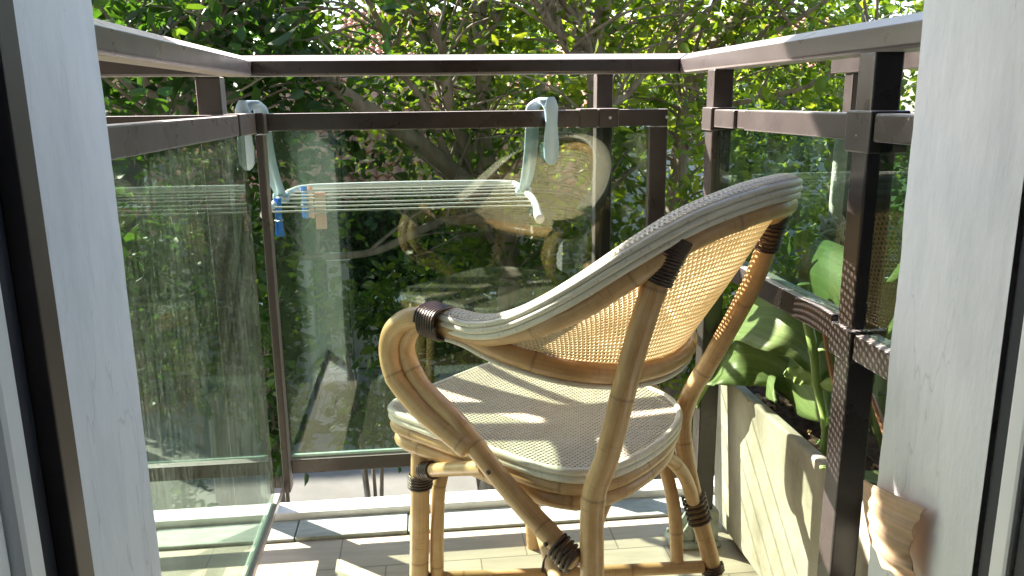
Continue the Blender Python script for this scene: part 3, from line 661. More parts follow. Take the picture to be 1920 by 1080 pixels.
def hook(xg, xc, xa, xe):
    # flat curved plastic arm: cap over the rail, flap inside, long arm outside
    def ribbon(name, path, ws, th, par):
        P = catmull(path, 8); n = len(P); m = MB(); vs = []
        for i, p in enumerate(P):
            t = (P[min(i + 1, n - 1)] - P[max(i - 1, 0)]).normalized(); nr = Vector((1, 0, 0)).cross(t).normalized(); s = i / (n - 1) * (len(ws) - 1); j = min(int(s), len(ws) - 2); w = ws[j] + (ws[j + 1] - ws[j]) * (s - j)
            for (a, b) in ((-1, -.35), (-.8, -1), (.8, -1), (1, -.35), (1, .35), (.8, 1), (-.8, 1), (-1, .35)): vs.append(p + Vector((1, 0, 0)) * a * w / 2 + nr * b * th / 2)
        fs = [(i * 8 + k, i * 8 + (k + 1) % 8, (i + 1) * 8 + (k + 1) % 8, (i + 1) * 8 + k) for i in range(n - 1) for k in range(8)] + [tuple(range(7, -1, -1)), tuple(range(8 * n - 8, 8 * n))]
        m.add(vs, fs, None, True); return m.build(name, M['blue_pl'], par)
    a = ribbon('hook', [(xg, 1.795, .945), (xg, 1.797, .965), (xc, 1.808, .977), (xc, 1.828, .980), (xa, 1.850, .966), (xa, 1.868, .93), (xa * .7 + xe * .3, 1.93, .86), (xa * .3 + xe * .7, 2.03, .80), (xe, 2.15, .745)], [.018, .032, .033, .030, .030, .031, .032, .032, .026], .010, rack)
    ribbon('grip', [(xg, 1.786, .985), (xg, 1.782, .965), (xg, 1.781, .93), (xg, 1.783, .885), (xg, 1.785, .855), (xg, 1.789, .844)], [.014, .030, .026, .034, .031, .012], .014, a)
    m = MB(); q = Vector((xe, 2.15, .742)); tube(m, [q - Vector((.018, 0, 0)), q + Vector((.018, 0, 0))], .012, 10, vnodes=False); m.build('socket', M['blue_pl'], a)
hook(.286, .276, .256, .270); hook(-.366, -.352, -.342, -.362)

def peg(x, y, zt, L, mat, label, w=.010, yaw=0.0, lean=0.0):
    e = empty('clothes_peg', (x, y, zt)); tag(e, label, 'clothes peg', 'clothes pegs on the airer')
    for s in (-1, 1):
        m = MB(); vs = []
        for t, off, th in ((0.0, .0065, .003), (.25, .004, .0035), (.45, .0032, .004), (.62, .0052, .004), (1.0, .0085, .003)):
            zz = -L * t + .012
            for dx, dy in ((-w / 2, s * off - th / 2), (w / 2, s * off - th / 2), (w / 2, s * off + th / 2), (-w / 2, s * off + th / 2)): vs.append((dx + lean * zz, dy, zz))
        fs = [(i * 4 + k, i * 4 + (k + 1) % 4, (i + 1) * 4 + (k + 1) % 4, (i + 1) * 4 + k) for i in range(4) for k in range(4)] + [(3, 2, 1, 0), (16, 17, 18, 19)]
        m.add(vs, fs); o = m.build('jaw', mat, None, .0012); o.parent = e
    m = MB(); tube(m, [(-w / 2 - .001, -.009, -L * .45), (-w / 2 - .001, .009, -L * .45), (w / 2 + .001, .009, -L * .45), (w / 2 + .001, -.009, -L * .45), (-w / 2 - .001, -.009, -L * .45)], .0012, 6, vnodes=False); o = m.build('spring', M['steel']); o.parent = e
    e.rotation_euler = (0, 0, yaw); e.location = (x, y, zt)
peg(-.350, 2.02, .742, .094, M['peg_blue'], 'lower blue clothes peg clipped at the end of the airer, leftmost', .012, .9)
peg(-.325, 2.30, .742, .088, M['peg_blue'], 'blue clothes peg between the leftmost blue peg and the pink ones', .013, .5)
peg(-.308, 2.30, .742, .088, M['peg_pink'], 'narrow pink clothes peg right beside the second blue peg', .010, .5)
peg(-.262, 2.13, .742, .094, M['peg_pink'], 'broad salmon pink clothes peg, rightmost on the wires', .026, 0)

# ================================================================== PLANTER AND PLANTS
pl = empty('concrete_planter', (.80, 1.2, 0)); tag(pl, 'long weathered concrete planter trough beside the chair', 'planter')
m = MB(); x0, x1, y0, y1, zt, zb = .645, .93, .86, 1.70, .385, .015; t = .024
def rect(a, b, c_, d, z): return [(a, c_, z), (b, c_, z), (b, d, z), (a, d, z)]
o1 = rect(x0 + .018, x1 - .018, y0, y1 - .012, zb); o2 = rect(x0, x1, y0, y1, zt); i2 = rect(x0 + t, x1 - t, y0 + t, y1 - t, zt); i1 = rect(x0 + t, x1 - t, y0 + t, y1 - t, zt - .06)
m.add(o1 + o2 + i2 + i1, [(3, 2, 1, 0)] + [(k, (k + 1) % 4, 4 + (k + 1) % 4, 4 + k) for k in range(4)] + [(4 + k, 4 + (k + 1) % 4, 8 + (k + 1) % 4, 8 + k) for k in range(4)] + [(8 + k, 8 + (k + 1) % 4, 12 + (k + 1) % 4, 12 + k) for k in range(4)])
m.build('trough', M['concrete'], pl, .006, 3)
m = MB(); nx, ny = 14, 40; vs = [(x0 + t + (x1 - x0 - 2 * t) * i / nx, y0 + t + (y1 - y0 - 2 * t) * j / ny, zt - .035 + .014 * noise.noise(Vector((i * .9, j * .9, 2)))) for j in range(ny + 1) for i in range(nx + 1)]
m.add(vs, [(j * (nx + 1) + i, j * (nx + 1) + i + 1, (j + 1) * (nx + 1) + i + 1, (j + 1) * (nx + 1) + i) for j in range(ny) for i in range(nx)]); m.build('soil', M['soil'], pl)

def broad_leaf(mb, pts, widths, side, fold=.25, th=0.0012, wav=.004):
    """strap or paddle leaf: spine pts, half-widths, side = across direction(s)"""
    P = catmull(pts, 8); n = len(P); vs = []; K = 6; side = [Vector(s).normalized() for s in (side if isinstance(side[0], (tuple, list, Vector)) else [side])]
    for i, p in enumerate(P):
        t = (P[min(i + 1, n - 1)] - P[max(i - 1, 0)]).normalized(); f = i / (n - 1); s = f * (len(side) - 1); j = min(int(s), max(len(side) - 2, 0))
        sd = side[j].lerp(side[min(j + 1, len(side) - 1)], s - j); sd = (sd - t * sd.dot(t)).normalized(); nr = sd.cross(t)
        ws = f * (len(widths) - 1); j = min(int(ws), len(widths) - 2); u = ws - j; u = u * u * (3 - 2 * u); w = widths[j] + (widths[j + 1] - widths[j]) * u
        for k in range(K + 1):
            c_ = (k / K - .5) * 2; vs.append(p + sd * w * c_ + nr * (abs(c_) ** 1.4 * w * fold + wav * sin(i * 0.9 + k) * abs(c_)))
    fs = [(i * (K + 1) + k, i * (K + 1) + k + 1, (i + 1) * (K + 1) + k + 1, (i + 1) * (K + 1) + k) for i in range(n - 1) for k in range(K)]
    mb.add(vs, fs, [[(k / K, i / n), ((k + 1) / K, i / n), ((k + 1) / K, (i + 1) / n), (k / K, (i + 1) / n)] for i in range(n - 1) for k in range(K)], True)
def leaf_obj(parent, pts, widths, side, mat=M['leafP'], fold=.25, name='leaf', lab=None):
    m = MB(); broad_leaf(m, pts, widths, side, fold); o = m.build(name, mat, parent); sm = o.modifiers.new('s', 'SOLIDIFY'); sm.thickness = .0014
    if lab: o['label'] = lab
    return o
# big paddle-leaved plant at the far end of the trough
bp = empty('broad_leaf_plant', (.78, 1.45, .35)); tag(bp, 'broad-leaved green plant with long arching leaves at the far end of the planter', 'plant')
WL = [.006, .045, .075, .078, .055, .02, .002]
B_ = (.80, 1.40, .35)
leaf_obj(bp, [B_, (.75, 1.36, .45), (.71, 1.36, .54), (.67, 1.40, .575), (.65, 1.48, .565), (.64, 1.56, .53), (.63, 1.64, .47)], [.01, .03, .06, .078, .075, .05, .003], [(.6, .3, .6), (.55, .2, .75), (.5, .2, .6)], lab='upper arching leaf, sunlit')
leaf_obj(bp, [B_, (.74, 1.44, .42), (.675, 1.50, .447), (.635, 1.52, .447), (.61, 1.555, .42), (.592, 1.58, .38), (.575, 1.60, .325)], [.01, .03, .045, .05, .035, .002], [(.2, .2, 1), (.5, .2, .85), (.7, .3, .5)], lab='lower pale leaf bending over the planter rim')
leaf_obj(bp, [(.80, 1.62, .35), (.75, 1.66, .47), (.725, 1.60, .50), (.72, 1.50, .475), (.71, 1.38, .445), (.70, 1.275, .415)], [.012, .05, .068, .075, .055, .004], [(.2, .3, .95), (.35, .1, .9), (.4, 0, .9)], lab='large dark shaded leaf hanging toward the stem')
leaf_obj(bp, [(.82, 1.46, .35), (.80, 1.52, .55), (.745, 1.52, .64), (.715, 1.43, .665), (.705, 1.31, .665), (.70, 1.19, .63)], [.01, .03, .05, .062, .06, .004], [(.6, .2, .7), (.35, 0, .95), (.35, 0, .95)], lab='large pale green leaf behind the side glass')
leaf_obj(bp, [(.76, 1.43, .42), (.70, 1.42, .58), (.685, 1.44, .65), (.68, 1.425, .72)], [.008, .014, .026, .002], [(.3, .9, 0)], lab='small upright leaf by the lower rail')
leaf_obj(bp, [(.78, 1.50, .35), (.74, 1.58, .44), (.69, 1.66, .46), (.64, 1.72, .39)], [.008, .035, .045, .003], [(.4, .5, .5)])
leaf_obj(bp, [(.80, 1.34, .35), (.78, 1.30, .50), (.76, 1.22, .58), (.75, 1.12, .56)], [.01, .035, .045, .003], [(.5, .2, .8)])
leaf_obj(bp, [(.84, 1.45, .35), (.86, 1.42, .55), (.86, 1.34, .70), (.85, 1.22, .76), (.84, 1.12, .73)], [.01, .04, .065, .06, .004], [(.6, -.2, .8)])
leaf_obj(bp, [(.80, 1.25, .35), (.77, 1.24, .52), (.74, 1.18, .62), (.72, 1.08, .64)], [.01, .045, .06, .004], [(.4, .1, .9)])
leaf_obj(bp, [(.72, 1.52, .36), (.69, 1.50, .40), (.67, 1.46, .42), (.66, 1.40, .41)], [.006, .02, .024, .002], [(.3, .5, .7)])
# tall jointed stem plant nearer the doorway
sp_ = empty('jointed_stem_plant', (.68, 1.12, .36)); tag(sp_, 'thin upright green stem with short serrated leaves rising from the near planter soil', 'plant')
m = MB(); st = [(.680, 1.245, .345), (.689, 1.262, .42), (.682, 1.288, .485), (.672, 1.29, .546), (.664, 1.31, .61), (.66, 1.32, .66)]
tube(m, catmull(st, 8), [.006 + .004 * (i / 40) + (.0016 if i % 8 == 0 else 0) for i in range(41)], 10, vnodes=False); m.build('stem', M['stemP'], sp_)
for i, (p, d) in enumerate((((.682, 1.285, .485), (.05, -.10, .008)), ((.682, 1.288, .485), (-.04, .045, .004)), ((.688, 1.255, .42), (.0, -.05, .065)), ((.688, 1.255, .42), (-.01, -.04, .035)), ((.672, 1.29, .55), (.05, -.04, .01)))):
    p = Vector(p); d = Vector(d); leaf_obj(sp_, [p, p + d * .35 + Vector((0, 0, .008)), p + d * .7 + Vector((0, 0, .008)), p + d], [.004, .014, .018, .013, .001], (0.1, -.3, 1) if i < 2 else (.5, .5, .4), M['stemP'], .3)
m = MB(); tube(m, catmull([(.70, 1.17, .345), (.705, 1.19, .42), (.70, 1.22, .50)], 6), .003, 8, vnodes=False); m.build('stem', M['stemP'], sp_)
# dry stalks
ds = empty('dry_stalk_plant', (.72, 1.16, .35)); tag(ds, 'orange brown dry stalks leaning between the planter and the lower rail', 'plant')
for P in ([(.70, 1.02, .36), (.69, 1.08, .47), (.68, 1.15, .56), (.67, 1.22, .64)], [(.72, 1.08, .35), (.715, 1.12, .46), (.70, 1.20, .55), (.68, 1.28, .60)], [(.70, 1.22, .35), (.68, 1.20, .46), (.66, 1.215, .56), (.65, 1.235, .64)], [(.74, 1.0, .35), (.75, .98, .46), (.74, .96, .55)]):
    m = MB(); tube(m, catmull(P, 6), .0038, 7, vnodes=False); m.build('stalk', M['stemO'], ds)
leaf_obj(ds, [(.70, 1.50, .37), (.68, 1.51, .375), (.66, 1.50, .38), (.645, 1.49, .378)], [.002, .010, .011, .002], (0, 1, .1), M['leaf_dry'])
leaf_obj(ds, [(.72, 1.13, .352), (.70, 1.10, .362), (.69, 1.06, .358)], [.002, .012, .002], (1, 0, .1), M['leaf_dry'])
for k in range(46):
    a = rng.uniform(0, 6.28); x = rng.uniform(.675, .88); y = rng.uniform(.92, 1.62); l = rng.uniform(.012, .035); zz = .362 + rng.uniform(0, .01)
    m = MB(); broad_leaf(m, [(x, y, zz), (x + cos(a) * l / 2, y + sin(a) * l / 2, zz + .006), (x + cos(a) * l, y + sin(a) * l, zz)], [.001, l * .22, .001], (-sin(a), cos(a), .2)); m.build('litter_leaf', M['leaf_dry'] if k % 3 else M['leafP'], pl)
# pale thick-leaved plant at the near end and rope
np_ = empty('near_strap_plant', (.76, .98, .35)); tag(np_, 'strap-leaved plant partly hidden behind the near right railing post', 'plant')
for k, (dx, dy, h) in enumerate(((.03, .03, .28), (-.05, .02, .22), (.05, -.03, .36), (-.02, -.02, .40), (0, .05, .15), (-.05, -.04, .10), (-.06, .04, .06))):
    b0 = Vector((.74, .96 + k * .012, .35)); leaf_obj(np_, [b0, b0 + Vector((dx * .3, dy * .3, h * .5)), b0 + Vector((dx, dy, h * .9)), b0 + Vector((dx * 2.2, dy * 2.2, h))], [.006, .02, .026, .016, .002], (.3, .8, 0) if k % 2 else (.8, .2, 0), M['leafP'], .3)
rp = empty('rope_tie', (.80, 1.5, .75)); tag(rp, 'grey rope knotted round a slim pale stake behind the right glass', 'rope')
m = MB(); tube(m, [(.800, 1.50, .33), (.806, 1.50, .93)], .0135, 8, vnodes=False); m.build('stake', M['rope'], rp)
m = MB(); tube(m, catmull([(.80 + (.020 + .006 * sin(k * 1.7)) * cos(k * .9), 1.50 + (.02 + .005 * cos(k)) * sin(k * .9), .705 + .0012 * k + .012 * sin(k * 2.3)) for k in range(34)], 4), .0048, 7, vnodes=False); m.build('knot', M['rope'], rp)
m = MB(); tube(m, catmull([(.80, 1.48, .71), (.81, 1.475, .66), (.80, 1.47, .62), (.815, 1.475, .585)], 6), .005, 7, vnodes=False); m.build('loose_end', M['rope'], rp)

# dried leaf caught on the right reveal
dl = empty('dried_leaf', (XR - .012, .745, .53)); tag(dl, 'curled beige brown dead leaf stuck to the right door reveal', 'leaf')
m = MB(); n, K = 30, 48; vs = []
topE = catmull([(XR - .012, .806, .551), (XR - .018, .765, .562), (XR - .018, .722, .571), (XR - .008, .690, .574)], 10)
botE = catmull([(XR - .012, .795, .508), (XR - .020, .762, .492), (XR - .022, .732, .484), (XR - .014, .708, .484)], 10)
for j in range(K + 1):
    v = j / K
    for i in range(n + 1):
        p = topE[i].lerp(botE[i], v); u = i / n
        e_ = max(0, u - .85) / .15; p = p + Vector((0, e_ * .007 * noise.noise(Vector((3, v * 7, 1))), (max(0, v - .85) / .15) * .005 * noise.noise(Vector((u * 6, 2, 5)))))
        p = p + Vector((-.010 * sin(pi * v) * (0.5 + .6 * u) - .0021 * (u ** .6) * sin(v * 26) + .010 * max(0, u - .8) / .2 * (v - .2),  .005 * sin(v * 4 + 1) * (u ** 2) - .006 * sin(pi * v) * (1 - u), 0)); vs.append(p)
m.add(vs, [(j * (n + 1) + i, j * (n + 1) + i + 1, (j + 1) * (n + 1) + i + 1, (j + 1) * (n + 1) + i) for j in range(K) for i in range(n)], [[(j / K, i / n), (j / K, (i + 1) / n), ((j + 1) / K, (i + 1) / n), ((j + 1) / K, i / n)] for j in range(K) for i in range(n)], True)
o = m.build('blade', M['leaf_dry'], dl); o.modifiers.new('s', 'SOLIDIFY').thickness = .0007
m = MB(); tube(m, catmull([(XR - .014, .706, .486), (XR - .012, .702, .480), (XR - .004, .700, .479)], 4), .0018, 6, vnodes=False); m.build('stalk', M['stemO'], dl)

# ================================================================== BACKGROUND BUILDINGS
def tiled_roof(par, x0, x1, ye, ze, yr, zr, mat):
    m = MB(); pitch = .22; cols = int((x1 - x0) / pitch); rows = int(sqrt((yr - ye) ** 2 + (zr - ze) ** 2) / .34); sub = 6; vs = []; dy, dz = (yr - ye) / rows, (zr - ze) / rows
    nrm = Vector((0, -(zr - ze), yr - ye)).normalized(); R = []
    for r in range(rows):
        for e in (0, 1):
            for i in range(cols * sub + 1):
                h = abs(sin(pi * i / sub)) * .07 + (.045 if e == 0 else 0) + .02 * noise.noise(Vector((i // sub * 3.1, r * 2.7, 0)))
                vs.append(Vector((x0 + i * pitch / sub, ye + dy * (r + e), ze + dz * (r + e))) + nrm * h)
    w = cols * sub + 1; fs = [(k * w + i, k * w + i + 1, (k + 1) * w + i + 1, (k + 1) * w + i) for k in range(rows * 2 - 1) for i in range(w - 1)]
    m.add(vs, fs, None, False); return m.build('roof', mat, par)
def house(name, label, x0, x1, y0, y1, ze, zr, wallm, wins, roofm=M['terracotta']):
    e = empty(name, ((x0 + x1) / 2, y0, GZ)); tag(e, label, 'house'); ym = (y0 + y1) / 2
    m = MB(); m.add([(x0, y0, GZ), (x1, y0, GZ), (x1, y1, GZ), (x0, y1, GZ), (x0, y0, ze), (x1, y0, ze), (x1, y1, ze), (x0, y1, ze), (x0, ym, zr - .1), (x1, ym, zr - .1)],
                    [(0, 1, 5, 4), (2, 3, 7, 6), (1, 2, 6, 9, 5), (3, 0, 4, 8, 7), (4, 5, 9, 8), (6, 7, 8, 9)]); m.build('wall', wallm, e)
    tiled_roof(e, x0 - .3, x1 + .3, y0 - .5, ze - .25, ym, zr, roofm)
    m = MB(); m.add([(x0 - .3, ym, zr), (x1 + .3, ym, zr), (x1 + .3, y1 + .4, ze - .2), (x0 - .3, y1 + .4, ze - .2)], [(0, 1, 2, 3)]); m.build('roof', roofm, e)
    for (wx, wz, ww, wh) in wins:
        f = MB(); f.box(wx - ww / 2 - .07, wx + ww / 2 + .07, y0 - .05, y0 - .003, wz - .07, wz); f.box(wx - ww / 2 - .07, wx + ww / 2 + .07, y0 - .05, y0 - .003, wz + wh, wz + wh + .07); f.box(wx - ww / 2 - .07, wx - ww / 2, y0 - .05, y0 - .003, wz, wz + wh); f.box(wx + ww / 2, wx + ww / 2 + .07, y0 - .05, y0 - .003, wz, wz + wh)
        fo = f.build('window', M['frame_white'], e); g_ = MB(); g_.box(wx - ww / 2, wx + ww / 2, y0 - .02, y0 - .004, wz, wz + wh); g_.build('pane', M['window'], fo)
    return e
house('tiled_house', 'low house with pinkish terracotta tiled roof seen through the tree branches', -3.6, 3.6, 15.2, 21.5, -.55, 1.75, M['cream'], [])
house('pink_house', 'tall pink rendered house at the far upper left behind the foliage', -13.5, -5.6, 19, 26, 5.8, 7.4, M['pink'], [(-6.6, 1.9, .9, 1.5), (-8.6, 1.9, .9, 1.5), (-6.6, -1.2, .9, 1.5)])
house('pale_house', 'pale house with grey windows far behind the trees in the middle right', 4.6, 14, 24, 31, 1.9, 3.6, M['wallw'], [(6.2, .2, 1.1, 1.2), (8.6, .2, 1.1, 1.2), (11, .2, 1.1, 1.2)])
house('distant_house', 'small cream house beyond the tiled roof, barely visible between branches', -2.5, 3.2, 30, 37, 2.6, 4.4, M['cream'], [(-1, .8, 1, 1.2), (1.6, .8, 1, 1.2)])

# garden wall, pillar, gate handrail
gw = empty('garden_wall', (0, 13.6, GZ)); tag(gw, 'long low whitish garden wall at the end of the yard below', 'wall')
for x0_, x1_ in ((-9, -1.95), (-1.25, 9)):
    m = MB(); m.box(x0_, x1_, 13.55, 13.75, GZ, -2.35); m.build('wall', M['wallw'], gw); m = MB(); m.box(x0_, x1_, 13.50, 13.80, -2.349, -2.29); m.build('coping', M['marble'], gw, .01)
pi_ = empty('gate_pillar', (-1.44, 13.4, GZ)); tag(pi_, 'rough white stucco gate pillar standing at the end of the path below', 'pillar')
m = MB(); m.box(-1.60, -1.27, 13.30, 13.54, GZ + .12, -1.55); m.build('shaft', M['wallw'], pi_, .01)
m = MB(); m.box(-1.68, -1.19, 13.24, 13.60, GZ + .02, GZ + .119); m.build('plinth', M['marble'], pi_, .01)
m = MB(); m.box(-1.66, -1.21, 13.25, 13.59, -1.549, -1.47); m.build('cap', M['marble'], pi_, .01)
pi2 = empty('gate_pillar', (-2.1, 13.4, GZ)); tag(pi2, 'narrow white gate pillar left of the path beside the dark handrail', 'pillar')
m = MB(); m.box(-2.08, -1.86, 13.30, 13.54, GZ, -1.55); m.build('shaft', M['wallw'], pi2, .01)
gr = empty('path_handrail', (-1.7, 12, GZ)); tag(gr, 'dark metal handrail running along the left of the garden path', 'railing')
m = MB(); tube(m, [(-1.78, 10.6, GZ + .25), (-1.73, 12.0, GZ + .55), (-1.69, 13.05, GZ + .85)], .06, 8, vnodes=False); m.build('rail', M['darkmetal'], gr)
m = MB(); tube(m, [(-1.69, 13.05, GZ), (-1.69, 13.05, -1.35)], .06, 8, vnodes=False); m.build('post', M['darkmetal'], gr)
m = MB(); tube(m, [(-1.77, 10.8, GZ), (-1.77, 10.8, GZ + .30)], .05, 8, vnodes=False); m.build('post', M['darkmetal'], gr)
m = MB(); tube(m, [(-1.72, 12.1, GZ), (-1.72, 12.1, GZ + .58)], .04, 8, vnodes=False); m.build('post', M['darkmetal'], gr)

# ================================================================== TREES
def leaves_mesh(name, pts, size, mat, parent, seed=1, droop=.35):
    r = np.random.default_rng(seed); n = len(pts); P = np.array(pts)
    d = r.normal(size=(n, 3)); d[:, 2] = d[:, 2] * .6 - droop; d /= np.linalg.norm(d, axis=1)[:, None]
    s = np.cross(d, r.normal(size=(n, 3))); s /= np.linalg.norm(s, axis=1)[:, None]; nr = np.cross(d, s)
    L = size * np.clip(r.lognormal(-.08, .32, n), .4, 1.9)[:, None]; w = L * r.uniform(.20, .29, n)[:, None]
    b = P; q1 = P + d * L * .28; q2 = P + d * L * .68; tip = P + d * L; f = nr * w * .45
    V = np.stack([b, q1 - s * w + f, q1, q1 + s * w + f, q2 - s * w * .8 + f, q2, q2 + s * w * .8 + f, tip], 1).reshape(-1, 3)
    base = np.arange(n)[:, None] * 8
    tris = np.array([[0, 2, 1], [0, 3, 2], [4, 5, 7], [5, 6, 7]]); quads = np.array([[1, 2, 5, 4], [2, 3, 6, 5]])
    T = (base[:, None] + tris[None]).reshape(-1, 3); Q = (base[:, None] + quads[None]).reshape(-1, 4)
    me = bpy.data.meshes.new(name); nt, nq = len(T), len(Q)
    me.vertices.add(len(V)); me.vertices.foreach_set('co', V.ravel()); me.loops.add(nt * 3 + nq * 4)
    me.loops.foreach_set('vertex_index', np.concatenate([T.ravel(), Q.ravel()]).astype(np.int32)); me.polygons.add(nt + nq)
    me.polygons.foreach_set('loop_start', np.concatenate([np.arange(nt) * 3, nt * 3 + np.arange(nq) * 4]).astype(np.int32))
    me.update(calc_edges=True); me.materials.append(mat); me.polygons.foreach_set('use_smooth', [True] * (nt + nq))
    o = bpy.data.objects.new(name, me); COL.objects.link(o); o.parent = parent; o.matrix_parent_inverse = parent.matrix_world.inverted(); return o
def branch_tube(mb, pts, r0, r1, jit=.03, n=7):
    P = catmull(pts, n); k = len(P); P = [p + Vector((noise.noise(p * 1.7), noise.noise(p * 1.7 + Vector((9, 0, 0))), noise.noise(p * 1.7 + Vector((0, 9, 0))))) * jit for p in P]
    tube(mb, P, [r0 + (r1 - r0) * (i / (k - 1)) for i in range(k)], 8, vnodes=False, caps=False); return P
def tree(name, label, stems, n_leaf, mat, lsize, seed, spread, twigs=26, base=None, ndens=1.6, thr=-.05, zmin=-9, boxes=()):
    """stems: list of (list of (px,py,Y), r0, r1) in photo pixels at real depth; the tree is built as 3-D limbs"""
    r = np.random.default_rng(seed); e = empty(name, (stems[0][0][0][0], stems[0][0][0][1], GZ)) if False else None
    S3 = [([at(*p) if len(p) == 3 else Vector(p[:3]) for p in st], a, b) for st, a, b in stems]
    b0 = Vector(base) if base else Vector((S3[0][0][0].x, S3[0][0][0].y, GZ))
    e = empty(name, b0); tag(e, label, 'tree', None); tm = MB()
    root = S3[0][0][0]; allp = []
    branch_tube(tm, [b0, b0.lerp(root, .5) + Vector((.1, 0, 0)), root], S3[0][1] * 1.5, S3[0][1] * 1.1); 
    for st, a, b in S3:
        if (st[0] - root).length > .05: st = [root] + st
        P = branch_tube(tm, st, a, b); allp += P
    # continuation upward and side twigs
    tips = []
    for k in range(int(twigs * .7) * len(S3)):
        p = allp[r.integers(0, len(allp))]; L = r.uniform(.4, 1.3); d = Vector(r.normal(size=3)); d.y *= .8; d.z = abs(d.z) * .8 + .15; d.normalize()
        q = branch_tube(tm, [p, p + d * L * .5 + Vector((0, 0, .06)), p + d * L + Vector((0, 0, -.04 * L))], .016, .004, .04, 4); tips += q[1:]
    tm.build('trunk', M['bark'], e)
    src = [v for v in tips] + [p for p in allp]; pts = []
    S_ = np.array([list(p) for p in src])
    while len(pts) < n_leaf:
        if boxes and r.random() < .55:
            bx_ = boxes[r.integers(0, len(boxes))]; c = np.array([r.uniform(bx_[0], bx_[1]), r.uniform(bx_[2], bx_[3]), r.uniform(bx_[4], bx_[5])])
        else:
            c = S_[r.integers(0, len(S_))] + r.normal(size=3) * spread + np.array([0, spread * .9, 0])
        if c[2] < zmin or c[1] < 3.6: continue
        if noise.noise(Vector(c) * ndens + Vector((seed * 3.1, 0, 0))) + .35 * noise.noise(Vector(c) * ndens * 3.3) < thr: continue
        kk = r.integers(4, 9); pts += list(c + r.normal(size=(kk, 3)) * lsize * .9)
    leaves_mesh('crown', pts, lsize, mat, e, seed)
    return e
# centre tree: many grey stems fanning up to the left
tree('fan_tree', 'many-stemmed grey tree fanning up left behind the middle of the front rail',
     [([(955, 520, 6.6), (945, 430, 6.6), (862, 330, 6.4), (735, 235, 6.2), (610, 150, 6.0), (515, 65, 5.9), (420, -10, 5.8), (330, -90, 5.7)], .085, .035),
      ([(930, 400, 6.6), (868, 290, 6.7), (820, 150, 6.8), (770, 20, 6.9), (720, -120, 7)], .06, .03),
      ([(920, 380, 6.6), (845, 200, 6.3), (828, 85, 6.2), (745, -10, 6.1), (690, -90, 6.0)], .055, .03),
      ([(950, 430, 6.6), (913, 300, 6.6), (908, 160, 6.6), (900, 60, 6.6), (905, -80, 6.6)], .075, .05),
      ([(860, 330, 6.4), (790, 190, 6.3), (735, 90, 6.2), (690, 0, 6.1), (650, -90, 6.1)], .035, .02),
      ([(905, 130, 6.6), (935, 40, 6.6), (990, -60, 6.7)], .03, .02),
      ([(940, 420, 6.6), (820, 420, 6.2), (700, 470, 5.9), (560, 490, 5.7)], .05, .02)],
     6500, M['leafA'], .095, 3, .42, 26, (.35, 6.9, GZ), 1.7, .04, -1.5,
     boxes=[(-3.0, 1.2, 6.8, 8.6, .75, 2.3), (-3.0, 1.2, 6.8, 8.6, .75, 2.3), (-2.3, 1.1, 6.0, 8.0, -1.0, -.15)])
tree('dark_left_tree', 'dense deep green tree filling the upper left beyond the left handrail',
     [([(330, 330, 5.6), (340, 200, 5.6), (380, 90, 5.6), (420, 0, 5.6), (430, -90, 5.6)], .07, .04), ([(335, 260, 5.6), (270, 140, 5.4), (230, 20, 5.3)], .04, .02), ([(340, 250, 5.6), (450, 150, 5.8), (540, 60, 5.9)], .04, .02)],
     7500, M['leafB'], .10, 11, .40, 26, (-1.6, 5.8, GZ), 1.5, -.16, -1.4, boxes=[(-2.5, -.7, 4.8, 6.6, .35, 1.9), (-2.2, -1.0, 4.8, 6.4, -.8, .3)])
tree('dark_stem_tree', 'dark stemmed tree rising behind the right half of the front handrail',
     [([(1130, 420, 6.2), (1120, 250, 6.2), (1120, 90, 6.2), (1135, -20, 6.2), (1150, -120, 6.2)], .08, .05), ([(1118, 110, 6.2), (1080, 40, 6.1), (1030, -40, 6.0)], .04, .03), ([(1118, 120, 6.2), (1050, 60, 6.0), (1000, -10, 5.9)], .04, .02),
      ([(1120, 130, 6.2), (1062, 90, 6.1), (1040, 0, 6)], .03, .02), ([(1125, 230, 6.2), (1180, 170, 6.3), (1260, 60, 6.4), (1290, -50, 6.4)], .035, .02)],
     5200, M['leafC'], .088, 21, .45, 26, (1.45, 6.4, GZ), 1.9, .04, -1.6, boxes=[(.3, 3.0, 6.2, 8.4, .3, 2.2), (.6, 2.4, 5.8, 7.4, -1.2, .1)])
tree('leaning_right_tree', 'leaning tree with pale bark and yellow green leaves above the right handrail',
     [([(1265, 420, 6.8), (1280, 260, 6.8), (1310, 130, 6.7), (1380, 40, 6.6), (1440, -60, 6.5)], .09, .05), ([(1300, 140, 6.7), (1390, 90, 6.4), (1490, 40, 6.2), (1580, -20, 6.0)], .03, .015), ([(1285, 230, 6.8), (1400, 190, 6.6), (1530, 150, 6.4), (1640, 60, 6.3)], .03, .015), ([(1290, 150, 6.7), (1270, 60, 6.8), (1290, -40, 6.9)], .05, .03)],
     8000, M['leafC'], .09, 31, .5, 26, (2.1, 6.9, GZ), 1.4, -.14, -1.6, boxes=[(2.0, 5.3, 5.4, 8.4, .2, 2.4), (2.0, 4.0, 5.4, 7.4, -1.5, .3)])
tree('far_tree', 'sunlit lime green tree farther back between the houses',
     [([(1000, 330, 10.5), (1010, 180, 10.5), (1000, 60, 10.5), (1010, -60, 10.5)], .1, .05), ([(1005, 200, 10.5), (1150, 120, 10.5), (1300, 30, 10.5)], .06, .03), ([(1005, 200, 10.5), (850, 130, 10.5), (700, 30, 10.5)], .06, .03)],
     6000, M['leafC'], .12, 41, .7, 20, (1.6, 10.8, GZ), .8, .02, -1.6, boxes=[(-3.0, 6.5, 9.6, 12.0, .1, 3.0)])
